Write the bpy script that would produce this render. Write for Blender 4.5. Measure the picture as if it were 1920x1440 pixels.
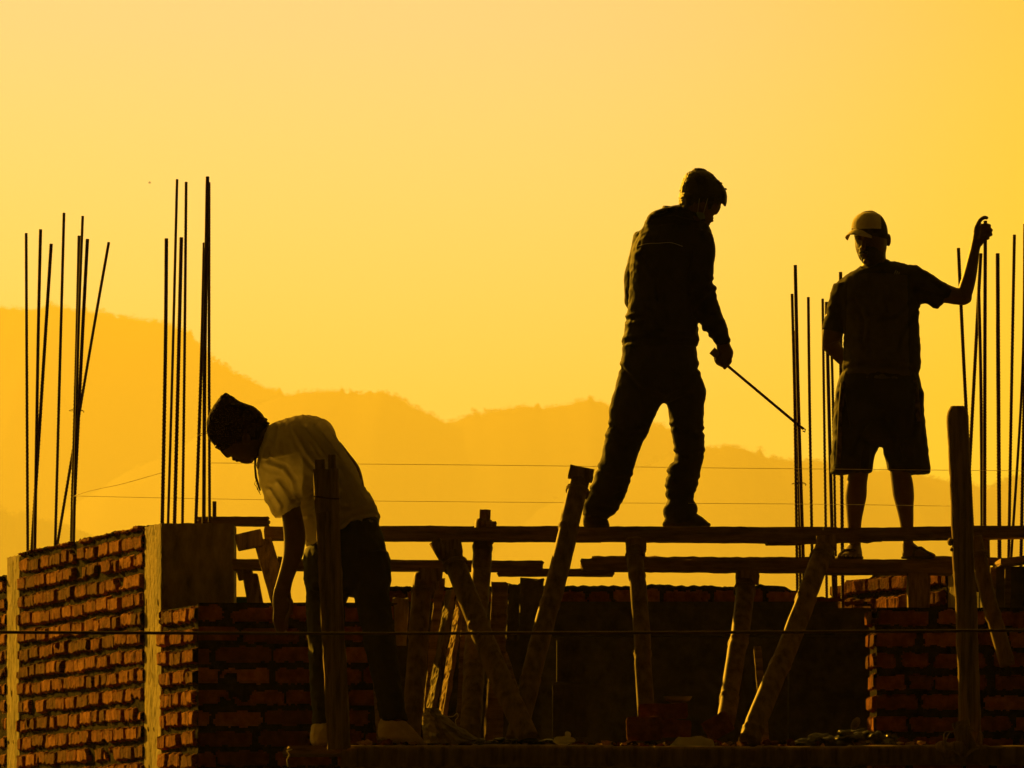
import bpy, bmesh, math, random
from mathutils import Vector, noise
from mathutils.bvhtree import BVHTree
random.seed(7)
SC = bpy.context.scene
for o in list(bpy.data.objects): bpy.data.objects.remove(o)
COL = SC.collection

# ------------------------------------------------------------------ camera
F = 12000.0      # focal length in pixels of the 1920 wide photograph
HZ = 1640.0      # picture row of the horizon (the camera is level, shifted up)
cam = bpy.data.cameras.new('camera'); camo = bpy.data.objects.new('camera', cam); COL.objects.link(camo)
cam.sensor_width = 36; cam.lens = 36 * F / 1920.0; cam.shift_y = (HZ - 720) / 1920.0
cam.clip_start = 0.5; cam.clip_end = 60000
camo.location = (0, 0, 0); camo.rotation_euler = (math.radians(90), 0, 0)
cam.dof.use_dof = True; cam.dof.focus_distance = 29.9; cam.dof.aperture_fstop = 22
SC.camera = camo
def P(px, py, Y): return Vector(((px - 960) * Y / F, Y, (HZ - py) * Y / F))

# ------------------------------------------------------------------ light
SC.view_settings.view_transform = 'Standard'; SC.view_settings.look = 'None'
SC.view_settings.exposure = 1.24; SC.view_settings.gamma = 1
SUN_A = 57.0; SUN_E = 18.0      # degrees left of the view axis is 90-SUN_A
sd = Vector((-math.cos(math.radians(SUN_A)), math.sin(math.radians(SUN_A)), math.tan(math.radians(SUN_E)))).normalized()
sl = bpy.data.lights.new('sun', 'SUN'); so = bpy.data.objects.new('sun', sl); COL.objects.link(so)
sl.energy = 5.0; sl.angle = math.radians(0.5); sl.color = (1.0, 0.465, 0.017)
so.rotation_euler = sd.to_track_quat('Z', 'Y').to_euler(); so.location = (-20, 20, 20)
W = bpy.data.worlds.new('World'); SC.world = W; W.use_nodes = True
nt = W.node_tree; nt.nodes.clear()
def N(t, **k):
    n = nt.nodes.new(t)
    for a, b in k.items(): setattr(n, a, b)
    return n
def L(a, b): nt.links.new(a, b)
def ramp(n, stops):
    e = n.color_ramp.elements
    while len(e) > 1: e.remove(e[-1])
    e[0].position = stops[0][0]; e[0].color = (*stops[0][1], 1)
    for p, c in stops[1:]:
        q = e.new(p); q.color = (*c, 1)
out = N('ShaderNodeOutputWorld'); bg = N('ShaderNodeBackground')
sky = N('ShaderNodeTexSky', sky_type='NISHITA', sun_disc=False, sun_elevation=math.radians(SUN_E),
        sun_rotation=math.radians(-(90 - SUN_A)), dust_density=4.0, air_density=1.5)
tint = N('ShaderNodeMixRGB', blend_type='MULTIPLY'); tint.inputs[0].default_value = 1; tint.inputs[2].default_value = (0.95, 0.40, 0.12, 1)
L(sky.outputs[0], tint.inputs[1])
sc = N('ShaderNodeVectorMath', operation='SCALE'); sc.inputs['Scale'].default_value = 0.0019; L(tint.outputs[0], sc.inputs[0])
tc = N('ShaderNodeTexCoord'); nrm = N('ShaderNodeVectorMath', operation='NORMALIZE'); L(tc.outputs['Generated'], nrm.inputs[0])
sep = N('ShaderNodeSeparateXYZ'); L(nrm.outputs[0], sep.inputs[0])
mr = N('ShaderNodeMapRange'); mr.inputs['From Min'].default_value = -0.008; mr.inputs['From Max'].default_value = 0.4; L(sep.outputs['Z'], mr.inputs[0])
SKYRAMP = [(0.0, (0.02, 0.015, 0.004)), (0.025, (0.35, 0.25, 0.02)), (0.15, (0.42, 0.78, 0.02)), (0.22, (0.40, 0.58, 0.06)), (0.34, (0.32, 0.33, 0.10)), (0.6, (0.12, 0.10, 0.04)), (1.0, (0.05, 0.04, 0.02))]
cr = N('ShaderNodeValToRGB'); ramp(cr, SKYRAMP); L(mr.outputs[0], cr.inputs[0])
dt = N('ShaderNodeVectorMath', operation='DOT_PRODUCT'); L(nrm.outputs[0], dt.inputs[0])
gd = Vector((-0.2, 1, 0.05)).normalized(); dt.inputs[1].default_value = gd
mg = N('ShaderNodeMapRange', interpolation_type='SMOOTHSTEP'); mg.inputs['From Min'].default_value = 0.55; mg.inputs['From Max'].default_value = 1.0
L(dt.outputs['Value'], mg.inputs[0])
gl = N('ShaderNodeVectorMath', operation='SCALE'); L(cr.outputs[0], gl.inputs[0]); L(mg.outputs[0], gl.inputs['Scale'])
ad = N('ShaderNodeVectorMath', operation='ADD'); L(gl.outputs[0], ad.inputs[0]); L(sc.outputs[0], ad.inputs[1])
dt2 = N('ShaderNodeVectorMath', operation='DOT_PRODUCT'); L(nrm.outputs[0], dt2.inputs[0]); dt2.inputs[1].default_value = Vector((-.055, 1, .105)).normalized()
mg2 = N('ShaderNodeMapRange', interpolation_type='SMOOTHSTEP'); mg2.inputs['From Min'].default_value = math.cos(math.radians(8.5)); mg2.inputs['From Max'].default_value = 1.0
L(dt2.outputs['Value'], mg2.inputs[0])
rgb = N('ShaderNodeRGB'); rgb.outputs[0].default_value = (0.0, 0.06, 0.26, 1)
g2 = N('ShaderNodeVectorMath', operation='SCALE'); L(rgb.outputs[0], g2.inputs[0]); L(mg2.outputs[0], g2.inputs['Scale'])
ad2 = N('ShaderNodeVectorMath', operation='ADD'); L(ad.outputs[0], ad2.inputs[0]); L(g2.outputs[0], ad2.inputs[1])
L(ad2.outputs[0], bg.inputs[0]); bg.inputs[1].default_value = 1.0; L(bg.outputs[0], out.inputs[0])
SC.render.engine = 'CYCLES'
SC.cycles.max_bounces = 5; SC.cycles.volume_bounces = 0

# ------------------------------------------------------------------ helpers
def tag(o, label=None, cat=None, group=None, kind=None):
    if label: o['label'] = label
    if cat: o['category'] = cat
    if group: o['group'] = group
    if kind: o['kind'] = kind
    return o
def mk(name, V, Fc, mat, parent=None, smooth=False, mids=None):
    me = bpy.data.meshes.new(name)
    me.from_pydata([tuple(v) for v in V], [], Fc)
    for m in (mat if isinstance(mat, (list, tuple)) else [mat]): me.materials.append(m)
    if mids: me.polygons.foreach_set('material_index', mids)
    if smooth: me.polygons.foreach_set('use_smooth', [True] * len(me.polygons))
    me.validate(); me.update()
    o = bpy.data.objects.new(name, me); COL.objects.link(o)
    if parent:
        o.parent = parent
        o.matrix_parent_inverse = parent.matrix_basis.inverted()
    return o
def empty(name, loc):
    o = bpy.data.objects.new(name, None); COL.objects.link(o); o.location = loc
    o.empty_display_size = 0.1
    return o
def outward(V, Fc):
    bm = bmesh.new(); vs = [bm.verts.new(v) for v in V]
    for f in Fc:
        try: bm.faces.new([vs[i] for i in f])
        except ValueError: pass
    bmesh.ops.recalc_face_normals(bm, faces=bm.faces)
    V2 = [v.co.copy() for v in bm.verts]; bm.verts.index_update()
    F2 = [[v.index for v in f.verts] for f in bm.faces]; bm.free()
    return V2, F2
class MB:
    def __init__(s): s.V = []; s.F = []; s.M = []
    def add(s, V, Fc, m=0):
        b = len(s.V); s.V += V; s.F += [[i + b for i in f] for f in Fc]; s.M += [m] * len(Fc)
    def build(s, name, mat, parent=None, smooth=False): return mk(name, s.V, s.F, mat, parent, smooth, s.M)
def nz(x, y, z): return noise.noise(Vector((x, y, z)))
def rings(R, close=True):
    """faces through a list of equal rings, ends capped"""
    n = len(R[0]); V = [p for r in R for p in r]; Fc = []
    for i in range(len(R) - 1):
        for j in range(n):
            k = (j + 1) % n
            Fc.append([i * n + j, i * n + k, (i + 1) * n + k, (i + 1) * n + j])
    if close:
        Fc.append(list(range(n - 1, -1, -1))); Fc.append([(len(R) - 1) * n + j for j in range(n)])
    return V, Fc
def frame(d):
    d = d.normalized(); up = Vector((0, 1, 0)) if abs(d.y) < 0.9 else Vector((0, 0, 1))
    a = d.cross(up).normalized(); b = a.cross(d).normalized()
    return a, b       # a lies in the picture plane, b points along depth
def tube(pts, rad, n=10):
    R = []
    for i, p in enumerate(pts):
        d = pts[min(i + 1, len(pts) - 1)] - pts[max(i - 1, 0)]
        a, b = frame(d); r = rad[i] if isinstance(rad, (list, tuple)) else rad
        R.append([p + a * (r * math.cos(2 * math.pi * j / n)) + b * (r * math.sin(2 * math.pi * j / n)) for j in range(n)])
    return rings(R)
def cat(vals, t):
    i = min(int(t), len(vals) - 2); f = t - i
    p0 = vals[max(i - 1, 0)]; p1 = vals[i]; p2 = vals[i + 1]; p3 = vals[min(i + 2, len(vals) - 1)]
    return [0.5 * ((2 * b) + (-a + c) * f + (2 * a - 5 * b + 4 * c - d) * f * f + (-a + 3 * b - 3 * c + d) * f ** 3) for a, b, c, d in zip(p0, p1, p2, p3)]
def loft(S, sub=4, n=28, ends=True, pw=1.0):
    """S: (x1, y1, x2, y2, depth, half thickness) left and right outline points in the photograph"""
    R = []; m = (len(S) - 1) * sub
    for k in range(m + 1):
        s = cat(S, k / sub)
        A = P(s[0], s[1], s[4]); B = P(s[2], s[3], s[4]); c = (A + B) / 2; a = (B - A) / 2
        q = 1.0
        R.append([c + a * math.copysign(abs(math.cos(t)) ** pw, math.cos(t)) + Vector((0, s[5] * math.copysign(abs(math.sin(t)) ** pw, math.sin(t)), 0)) for t in [2 * math.pi * j / n for j in range(n)]])
    if ends:      # rounded ends
        for e, o in ((0, 1), (-1, -2)):
            c = sum(R[e], Vector()) / n; c2 = sum(R[o], Vector()) / n; dd = (c - c2)
            if dd.length > 1e-6:
                rr = min((R[e][0] - c).length, (R[e][n // 4] - c).length); dd = dd.normalized() * rr
                ex = [[c + (p - c) * math.cos(u) + dd * (math.sin(u) * 0.45) for p in R[e]] for u in (0.5, 0.95, 1.3)]
                R = (ex[::-1] + R) if e == 0 else (R + ex)
    return rings(R)
def ell(c, r, n=12):
    V = []; R = []
    for i in range(1, n):
        u = math.pi * i / n
        R.append([Vector((c[0] + r[0] * math.sin(u) * math.cos(t), c[1] + r[1] * math.sin(u) * math.sin(t), c[2] + r[2] * math.cos(u))) for t in [2 * math.pi * j / 14 for j in range(14)]])
    return rings(R)
def skin(name, parts, vox, mat, parent=None, wr=0.0, ws=7.0, sm=4):
    """union of closed shapes as ONE continuous surface"""
    bm = MB()
    for V, Fc in parts:
        V, Fc = outward(V, Fc); bm.add(V, Fc)
    o = bm.build(name, mat, parent)
    r = o.modifiers.new('r', 'REMESH'); r.mode = 'VOXEL'; r.voxel_size = vox
    s = o.modifiers.new('s', 'SMOOTH'); s.factor = 0.5; s.iterations = sm
    dg = bpy.context.evaluated_depsgraph_get(); me = bpy.data.meshes.new_from_object(o.evaluated_get(dg))
    o.modifiers.clear(); o.data = me
    me.materials.clear(); me.materials.append(mat)
    if wr:
        me.update(); nn = [v.normal.copy() for v in me.vertices]
        for v, q in zip(me.vertices, nn):
            c = v.co
            w = .7 * nz(c.x * ws, c.y * ws, c.z * ws * 0.75 + 3) + 0.7 * (.7 - 2.2 * abs(nz(c.x * ws * 1.5 + c.z * ws * .9, c.y * ws, c.z * ws * 1.1 - c.x * ws * .5))) + .35 * (1 - 3 * abs(nz(c.x * ws * 3.3, c.y * ws * 2, c.z * ws * 2.6)))
            v.co = c + q * (w * wr)
    me.polygons.foreach_set('use_smooth', [True] * len(me.polygons)); me.update()
    return o
def creases(o, lines, amp=.008, wd=5.0, only=None):
    vs = o.data.vertices; o.data.update()
    nn = [v.normal.copy() for v in vs]
    for v, q in zip(vs, nn):
        c = v.co
        if q.y > .35: continue
        x = 960 + c.x * F / c.y; y = HZ - c.z * F / c.y; h = 0
        for ln in lines:
            best = 99; bt = 0
            for (a, b), (e, f) in zip(ln, ln[1:]):
                L2 = (e - a) ** 2 + (f - b) ** 2; t = max(0, min(1, ((x - a) * (e - a) + (y - b) * (f - b)) / L2))
                dx, dy = x - a - t * (e - a), y - b - t * (f - b); d = math.hypot(dx, dy)
                if d < best: best = d; sg = 1 if dx * (f - b) - dy * (e - a) > 0 else -1
            if best < wd * 3: h += (-math.exp(-(best / wd) ** 2) + .7 * math.exp(-((best - wd * 1.6) / wd) ** 2)) * (1.25 if sg > 0 else .75)
        if h: v.co = c + q * (h * amp)
    o.data.update()
def proj(o, px, py, off=0.003):
    """point on an object's near surface seen at a picture point, lifted a little off it"""
    me = o.data; M = o.matrix_world if not o.parent else o.matrix_parent_inverse @ o.matrix_basis
    key = o.name
    if key not in BV:
        BV[key] = BVHTree.FromPolygons([v.co[:] for v in me.vertices], [p.vertices[:] for p in me.polygons])
    d = P(px, py, 30).normalized(); h = BV[key].ray_cast(Vector((0, 0, 0)), d)
    return (h[0] - d * off) if h[0] else None
BV = {}
def line_on(o, pts, r, name, mat, parent, off=0.002, n=6, seg=8):
    Q = []
    for k in range((len(pts) - 1) * seg + 1):
        s = cat(pts, k / seg); q = proj(o, s[0], s[1], off)
        if q: Q.append(q)
    if len(Q) > 1: return mk(name, *tube(Q, r, n), mat, parent, True)

# ------------------------------------------------------------------ materials
def mat(name, c1, c2=None, rough=0.85, scale=8, bump=0.3, bs=None, metal=0.0, stretch=(1, 1, 1), spec=0.3, trans=0.0, c3=None):
    m = bpy.data.materials.new(name); m.use_nodes = True; t = m.node_tree; b = t.nodes['Principled BSDF']
    b.inputs['Roughness'].default_value = rough; b.inputs['Metallic'].default_value = metal
    b.inputs['Specular IOR Level'].default_value = spec
    tc = t.nodes.new('ShaderNodeTexCoord'); mp = t.nodes.new('ShaderNodeMapping'); mp.inputs['Scale'].default_value = stretch
    t.links.new(tc.outputs['Object'], mp.inputs[0])
    n1 = t.nodes.new('ShaderNodeTexNoise'); n1.inputs['Scale'].default_value = scale; n1.inputs['Detail'].default_value = 8; n1.inputs['Roughness'].default_value = 0.65
    t.links.new(mp.outputs[0], n1.inputs['Vector'])
    r = t.nodes.new('ShaderNodeValToRGB'); e = r.color_ramp.elements
    e[0].position = 0.34; e[0].color = (*c1, 1); e[1].position = 0.66; e[1].color = (*(c2 or c1), 1)
    if c3: q = e.new(0.5); q.color = (*c3, 1)
    t.links.new(n1.outputs['Fac'], r.inputs[0]); t.links.new(r.outputs[0], b.inputs['Base Color'])
    if bump:
        n2 = t.nodes.new('ShaderNodeTexNoise'); n2.inputs['Scale'].default_value = bs or scale * 6; n2.inputs['Detail'].default_value = 6
        t.links.new(mp.outputs[0], n2.inputs['Vector'])
        bu = t.nodes.new('ShaderNodeBump'); bu.inputs['Strength'].default_value = bump; bu.inputs['Distance'].default_value = 0.01
        t.links.new(n2.outputs['Fac'], bu.inputs['Height']); t.links.new(bu.outputs[0], b.inputs['Normal'])
    if trans:
        tr = t.nodes.new('ShaderNodeBsdfTranslucent'); t.links.new(r.outputs[0], tr.inputs[0])
        mx = t.nodes.new('ShaderNodeMixShader'); mx.inputs[0].default_value = trans
        ou = t.nodes['Material Output']; t.links.new(b.outputs[0], mx.inputs[1]); t.links.new(tr.outputs[0], mx.inputs[2]); t.links.new(mx.outputs[0], ou.inputs[0])
    return m
M = {}
M['brick'] = mat('brick', (.12, .032, .011), (.36, .112, .038), spec=.08, rough=.95, scale=14, bump=.8, bs=90, c3=(.22, .062, .021))
M['brick_pale'] = mat('brick_pale', (.22, .07, .025), (.50, .19, .07), spec=.08, rough=.95, scale=18, bump=.8, bs=90)
M['brick_dark'] = mat('brick_dark', (.09, .028, .012), (.20, .06, .025), spec=.08, rough=.95, scale=16, bump=.8, bs=90)
M['mortar'] = mat('mortar', (.010, .008, .005), (.045, .034, .02), scale=25, bump=1.0, bs=120, rough=1.0, spec=.03)
M['concrete'] = mat('concrete', (.12, .09, .05), (.48, .37, .20), scale=11, bump=.5, bs=70, stretch=(1, 1, .4))
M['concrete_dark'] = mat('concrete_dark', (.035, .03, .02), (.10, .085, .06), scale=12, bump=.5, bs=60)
M['board'] = mat('board', (.10, .062, .034), (.34, .22, .12), scale=5, bump=.6, bs=40, stretch=(1, 4, 9))
M['post'] = mat('post', (.10, .062, .030), (.42, .28, .15), scale=5, bump=.6, bs=40, stretch=(9, 6, .6))
M['bamboo'] = mat('bamboo', (.09, .052, .022), (.26, .16, .07), rough=.65, scale=5, bump=.12, bs=40, stretch=(6, 6, .8), spec=.3)
M['cut_wood'] = mat('cut_wood', (.35, .22, .10), (.6, .42, .22), scale=20, bump=.6)
M['steel'] = mat('rusty_steel', (.055, .03, .018), (.12, .055, .025), rough=.7, scale=30, bump=.2, metal=.3)
M['string'] = mat('string', (.6, .5, .35), (.75, .65, .45), rough=.8, bump=0)
M['cable'] = mat('cable', (.05, .03, .02), (.09, .05, .03), rough=.7, bump=0)
M['skin'] = mat('skin', (.09, .042, .024), (.13, .062, .036), rough=.55, scale=20, bump=.1, spec=.4)
M['hair'] = mat('hair', (.008, .006, .005), (.02, .014, .01), rough=.5, scale=60, bump=.6, bs=150, spec=.4)
M['tee'] = mat('white_cotton', (.74, .70, .62), (.86, .83, .76), rough=.9, scale=4, bump=.25, bs=30, trans=.78)
M['jacket'] = mat('black_jacket', (.010, .009, .009), (.018, .016, .015), rough=.75, scale=10, bump=.2, bs=60, spec=.2)
M['piping'] = mat('grey_piping', (.30, .27, .22), rough=.5, bump=0)
M['trouser'] = mat('black_trousers', (.010, .009, .009), (.02, .018, .017), rough=.8, scale=10, bump=.2, bs=80)
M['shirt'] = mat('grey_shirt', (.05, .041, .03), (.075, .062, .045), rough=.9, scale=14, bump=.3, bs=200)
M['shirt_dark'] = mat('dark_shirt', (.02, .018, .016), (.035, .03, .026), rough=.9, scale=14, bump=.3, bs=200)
M['shorts'] = mat('black_shorts', (.008, .008, .008), (.016, .015, .014), rough=.8, scale=10, bump=.2, bs=80)
M['check'] = mat('check_panel', (.02, .015, .014), (.12, .08, .06), rough=.8, scale=34, bump=.1)
M['cap_front'] = mat('cap_front', (.74, .68, .50), (.84, .78, .60), rough=.85, scale=30, bump=.3, bs=200)
M['cap_dark'] = mat('cap_dark', (.03, .025, .02), (.06, .05, .04), rough=.9, scale=80, bump=.4, bs=300)
M['wool'] = mat('dark_red_wool', (.018, .008, .006), (.03, .012, .009), rough=.95, scale=8, bump=.15, bs=60)
M['shoe'] = mat('dark_shoe', (.03, .02, .015), (.07, .05, .035), rough=.7, scale=20, bump=.3)
M['shoe_pale'] = mat('pale_canvas', (.42, .35, .25), (.62, .52, .38), rough=.9, scale=12, bump=.4)
M['mask'] = mat('mask', (.22, .30, .26), rough=.8, bump=0)
M['strap'] = mat('elastic', (.55, .5, .42), rough=.7, bump=0)
M['sack'] = mat('plastic_sheet', (.16, .12, .08), (.40, .32, .22), rough=.35, scale=14, bump=.9, bs=40, spec=.6, trans=.2)
M['black_plastic'] = mat('black_plastic', (.008, .008, .008), (.02, .02, .018), rough=.22, scale=20, bump=.7, bs=60, spec=.7)
M['ground'] = mat('ground', (.03, .027, .018), (.05, .045, .03), scale=.02, bump=0)
M['hill'] = mat('hill_forest', (.03, .035, .015), (.07, .07, .035), scale=.012, bump=0)
M['leaf'] = mat('far_foliage', (.03, .04, .015), (.06, .07, .03), scale=.05, bump=0)
M['tarp'] = mat('green_tarp', (.01, .06, .035), (.015, .08, .05), bump=.2)

# ------------------------------------------------------------------ the land
GZ = -1.6
mk('ground', [(-3000, -70, GZ), (3000, -70, GZ), (3000, 21500, GZ), (-3000, 21500, GZ)], [[0, 1, 2, 3]], M['ground']).__setitem__('kind', 'structure')
RIDGES = []
KL = 1.6
def ridge(name, D, prof, wid, seed):
    """a long hill: prof = (px, py) points of its crest as the photograph shows them"""
    D *= KL; wid *= KL
    xs = []; x = prof[0][0]
    step = 2.5
    while x <= prof[-1][0]: xs.append(x); x += step
    def crest(x):
        for (a, b), (c, d) in zip(prof, prof[1:]):
            if x <= c:
                f = (x - a) / (c - a); f = f * f * (3 - 2 * f) * .5 + f * .5
                return b + (d - b) * f
        return prof[-1][1]
    cols = [-1.0, -.75, -.5, -.3, -.15, -.06, -.008, 0, .008, .08, .25, .6, 1.0]
    V = []; Fc = []
    for x in xs:
        wx = (x - 960) * D / F; zc = (HZ - crest(x)) * D / F
        zc += D / F * (4 * nz(x * .02, seed, 0))
        jg = D / F * (2.5 * nz(x * .09, seed, 3) + 6 * abs(nz(x * .17, seed, 5)) + 5 * abs(nz(x * .55, seed, 6)) * (.4 + max(0, nz(x * .03, 1, seed))) + 20 * max(0, nz(x * .06, seed, 7) - .15))
        for t in cols:
            s = 1 - abs(t) ** 1.15
            V.append(Vector((wx, D + t * wid, GZ - .3 + (zc - GZ) * s + (jg if t == 0 else 0) + (1 - abs(t)) * abs(t) * 160 * KL * nz(wx * .001, t * 2.2, seed))))
    n = len(cols)
    for i in range(len(xs) - 1):
        for j in range(n - 1): Fc.append([i * n + j, (i + 1) * n + j, (i + 1) * n + j + 1, i * n + j + 1])
    o = mk(name, V, Fc, M['hill'], None, True); o['kind'] = 'structure'
    RIDGES.append((D, xs, [V[i * n + 7] for i in range(len(xs))]))
ridge('hills', 10200, [(-900, 700), (-500, 610), (-150, 560), (0, 577), (25, 585), (50, 582), (95, 576), (140, 584), (190, 590), (250, 600), (300, 606), (345, 620), (372, 645), (400, 680), (450, 706), (510, 733), (560, 752), (650, 800), (800, 900), (1000, 1000), (1400, 1150)], 2600, 1)
ridge('hills', 9000, [(-300, 1010), (100, 960), (300, 860), (450, 770), (530, 746), (555, 741), (580, 735), (640, 738), (715, 737), (755, 752), (775, 766), (810, 780), (832, 793), (850, 793), (900, 779), (950, 768), (1000, 765), (1060, 762), (1100, 751), (1130, 757), (1160, 772), (1200, 788), (1250, 806), (1330, 850), (1500, 930), (1800, 1040)], 2300, 2)
ridge('hills', 8200, [(900, 1000), (1150, 900), (1280, 852), (1320, 842), (1360, 838), (1395, 842), (1412, 852), (1450, 861), (1490, 868), (1560, 868), (1640, 884), (1690, 880), (1740, 896), (1800, 905), (1860, 918), (1890, 905), (1920, 893), (2050, 880), (2300, 920), (2700, 1000)], 2000, 3)
ridge('hills', 7000, [(-700, 900), (-300, 945), (-60, 950), (0, 955), (20, 968), (40, 960), (75, 972), (110, 985), (150, 1000), (200, 1030), (300, 1080), (500, 1200)], 700, 4)
# woods along the crests
fo = MB()
for (D, xs, crest) in RIDGES:
    for i in range(len(crest)):
        if not (-250 < xs[i] < 2150): continue
        for q in range(3):
            c = crest[i] + Vector((random.uniform(-1, 1) * 2.5 * D / F, random.uniform(-60, 60), 0))
            k = nz(c.x * .0075, D, 1) * 6 + nz(c.x * .03, D, 9) * 4 + 3.4
            if k < .5: continue
            h = k * random.uniform(.5, 1.3) * D / F
            for g in range(4):
                cc = c + Vector((random.uniform(-.7, .7) * h, random.uniform(-.6, .6) * h, h * random.uniform(0, .8)))
                r = h * random.uniform(.18, .45)
                pts = [cc + Vector((random.gauss(0, 1), random.gauss(0, 1), random.gauss(0, 1))).normalized() * r * random.uniform(.7, 1.2) for _ in range(7)]
                fo.add(pts, [[0, 1, 2], [2, 3, 4], [4, 5, 6], [0, 3, 5], [1, 4, 6], [2, 5, 0]])
tag(fo.build('hill_forest', M['leaf']), 'hazy woods lining the crests of the far hills', 'forest', kind='stuff')

# ------------------------------------------------------------------ brick walls
def wall_face(mb, A, u, n, Ln, z0, ztop, course, ds, dz, relief, seed, bh=.062, stretch=.23, smear=.0, joint=.02, rough=1.0, zref=None):
    """heightfield of bricks standing proud of dragged mortar. A: start (x, y), u: direction, n: outward normal"""
    rnd = random.Random(seed); zr = zref if zref is not None else max(ztop(0), ztop(Ln))
    rows = {}
    def row(k):
        if k not in rows:
            e = []; s = -rnd.uniform(0, .25)
            while s < Ln + .3:
                w = rnd.choice([stretch, stretch, stretch * 1.03, stretch * .97, stretch * .92, stretch * .5]) * rnd.uniform(.9, 1.08)
                e.append((s, s + w, rnd.uniform(-.2, 1), rnd.uniform(-.008, .008), rnd.uniform(-.006, .006))); s += w + joint * rnd.uniform(.6, 1.7)
            rows[k] = e
        return rows[k]
    ns = max(2, int(Ln / ds)); nzc = max(2, int((max(ztop(0), ztop(Ln)) - z0) / dz))
    V = []; mids = []; ins = []; tn = []
    for i in range(ns + 1):
        s = Ln * i / ns; zt = ztop(s)
        pass
        for j in range(nzc + 1):
            z = z0 + (zt - z0) * j / nzc
            zz = zr - z; k = math.floor((zz + .020 * nz(s * 1.3, k_ := 0, seed)) / course); fz = zz - k * course
            h = 0; inside = False; tq = 0
            pe = .014 * nz(s * 22, z * 22, seed + 4) + .007 * nz(s * 60, z * 60, seed)
            sp = s + pe
            for (a, b, tone, dh, dv) in row(k):
                if a - .02 <= sp <= b + .02:
                    top = (course - bh) * .55 + dv
                    d = min(sp - a, b - sp, fz - top + pe * .7, top + bh - fz - pe * .7)
                    sm = nz(s * 3.1, z * 4.3, seed + 20) + .4 * nz(s * 11, z * 13, seed + 8)
                    if d > 0 and sm < .62 - smear:
                        inside = True; tq = 0 if tone < .45 else (3 if tone < .72 else 4)
                        h = (relief + dh) * min(1, d / .005) + rough * (.0018 * nz(s * 50, z * 9, seed + 2) + .0032 * nz(s * 14, z * 22, seed + 7))
                    break
            if not inside:
                h = rough * (.004 * nz(s * 12, z * 22, seed + 11) + .002 * nz(s * 40, z * 30, seed + 13)) + .001 + (.012 * max(0, nz(s * 1.7, z * 7, seed + 31) - .25) if rough > 1 else 0)
            V.append(Vector((A[0] + u[0] * s + n[0] * h, A[1] + u[1] * s + n[1] * h, z))); ins.append(inside); tn.append(tq)
    m = nzc + 1; Fc = []
    for i in range(ns):
        for j in range(nzc):
            q = [i * m + j, (i + 1) * m + j, (i + 1) * m + j + 1, i * m + j + 1]
            Fc.append(q); mids.append(max(tn[t] for t in q) if sum(ins[t] for t in q) > 1 else 1)
    b = len(mb.V); mb.V += V; mb.F += [[t + b for t in f] for f in Fc]; mb.M += mids
BM_ = ['brick', 'mortar', 'concrete_dark', 'brick_pale', 'brick_dark']
def prism(mb, pts, z0, zt, m=0):
    """upright prism on a ground outline; zt one height or one per corner"""
    n = len(pts); zt = zt if isinstance(zt, (list, tuple)) else [zt] * n
    V = [Vector((p[0], p[1], z0)) for p in pts] + [Vector((p[0], p[1], z)) for p, z in zip(pts, zt)]
    Fc = [[i, (i + 1) % n, (i + 1) % n + n, i + n] for i in range(n)] + [list(range(n))[::-1], [i + n for i in range(n)]]
    mb.add(*outward(V, Fc), m)
def rubble_top(mb, A, B, z, w, cnt, r, m=1):
    """lumps of mortar left on top of a wall"""
    for k in range(cnt):
        t = random.random(); rr = r * random.uniform(.4, 1.2)
        c = (A[0] + (B[0] - A[0]) * t + random.uniform(-w, w) * .5, A[1] + (B[1] - A[1]) * t + random.uniform(0, w), (z(t) if callable(z) else z) + rr * .1)
        V, Fc = ell(c, (rr * random.uniform(.8, 2.2), rr, rr * .55), 6)
        V = [v + Vector((nz(v.x * 60, v.y * 60, v.z * 60), nz(v.y * 60, v.x * 60, 1), nz(v.z * 60, v.x * 60, 2))) * rr * .5 for v in V]
        mb.add(V, Fc, m)
u = Vector((-.289, .957, 0)); nl = Vector((-.957, -.289, 0))     # direction of the side walls, and their outward side
FR = (0, -1)
A0 = Vector((P(372, 1130, 30).x, 30.0, 0)); ZB = -1.6; ZV = .40     # ZV: lowest height the picture shows
ZW1 = 1.275
def off(p, d, t, n=None, s=0): return p + d * t + (n * s if n else Vector((0, 0, 0)))
# front corner wall: the lit return and the dark front
mb = MB()
wall_face(mb, A0, u, nl, .70, ZV, lambda s: ZW1 - .01 + .006 * nz(s * 20, 0, 0), .098, .005, .005, .026, 5, bh=.066, joint=.034, rough=1.4, zref=ZW1)
xr = P(738, 1130, 30).x
wall_face(mb, (A0.x, 30.0), (1, 0), FR, xr - A0.x, ZV, lambda s: ZW1 + .003 * nz(s * 9, 3, 0), .098, .010, .008, .012, 9, stretch=.235, joint=.03, zref=ZW1)
pts = [(A0.x + .012, 30.01), (xr, 30.01), (xr, 30.24), (A0.x - .05, 30.24), (A0.x - .19, 30.69), (A0.x - .185 , 30.69)]
prism(mb, [(A0.x + .004, 30.012), (xr, 30.012), (xr, 30.24), (A0.x + .16, 30.24), (A0.x - .02, 30.69), (A0.x - .196, 30.69)], ZB, ZW1 - .012, 1)
rubble_top(mb, (A0.x + .1, 30.02), (xr, 30.02), ZW1 - .006, .1, 50, .008)
w1 = mb.build('brick_wall', [M[q_] for q_ in BM_])
tag(w1, 'low red brick corner wall right of the tall concrete pillar, beneath the bending man', 'wall')
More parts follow.
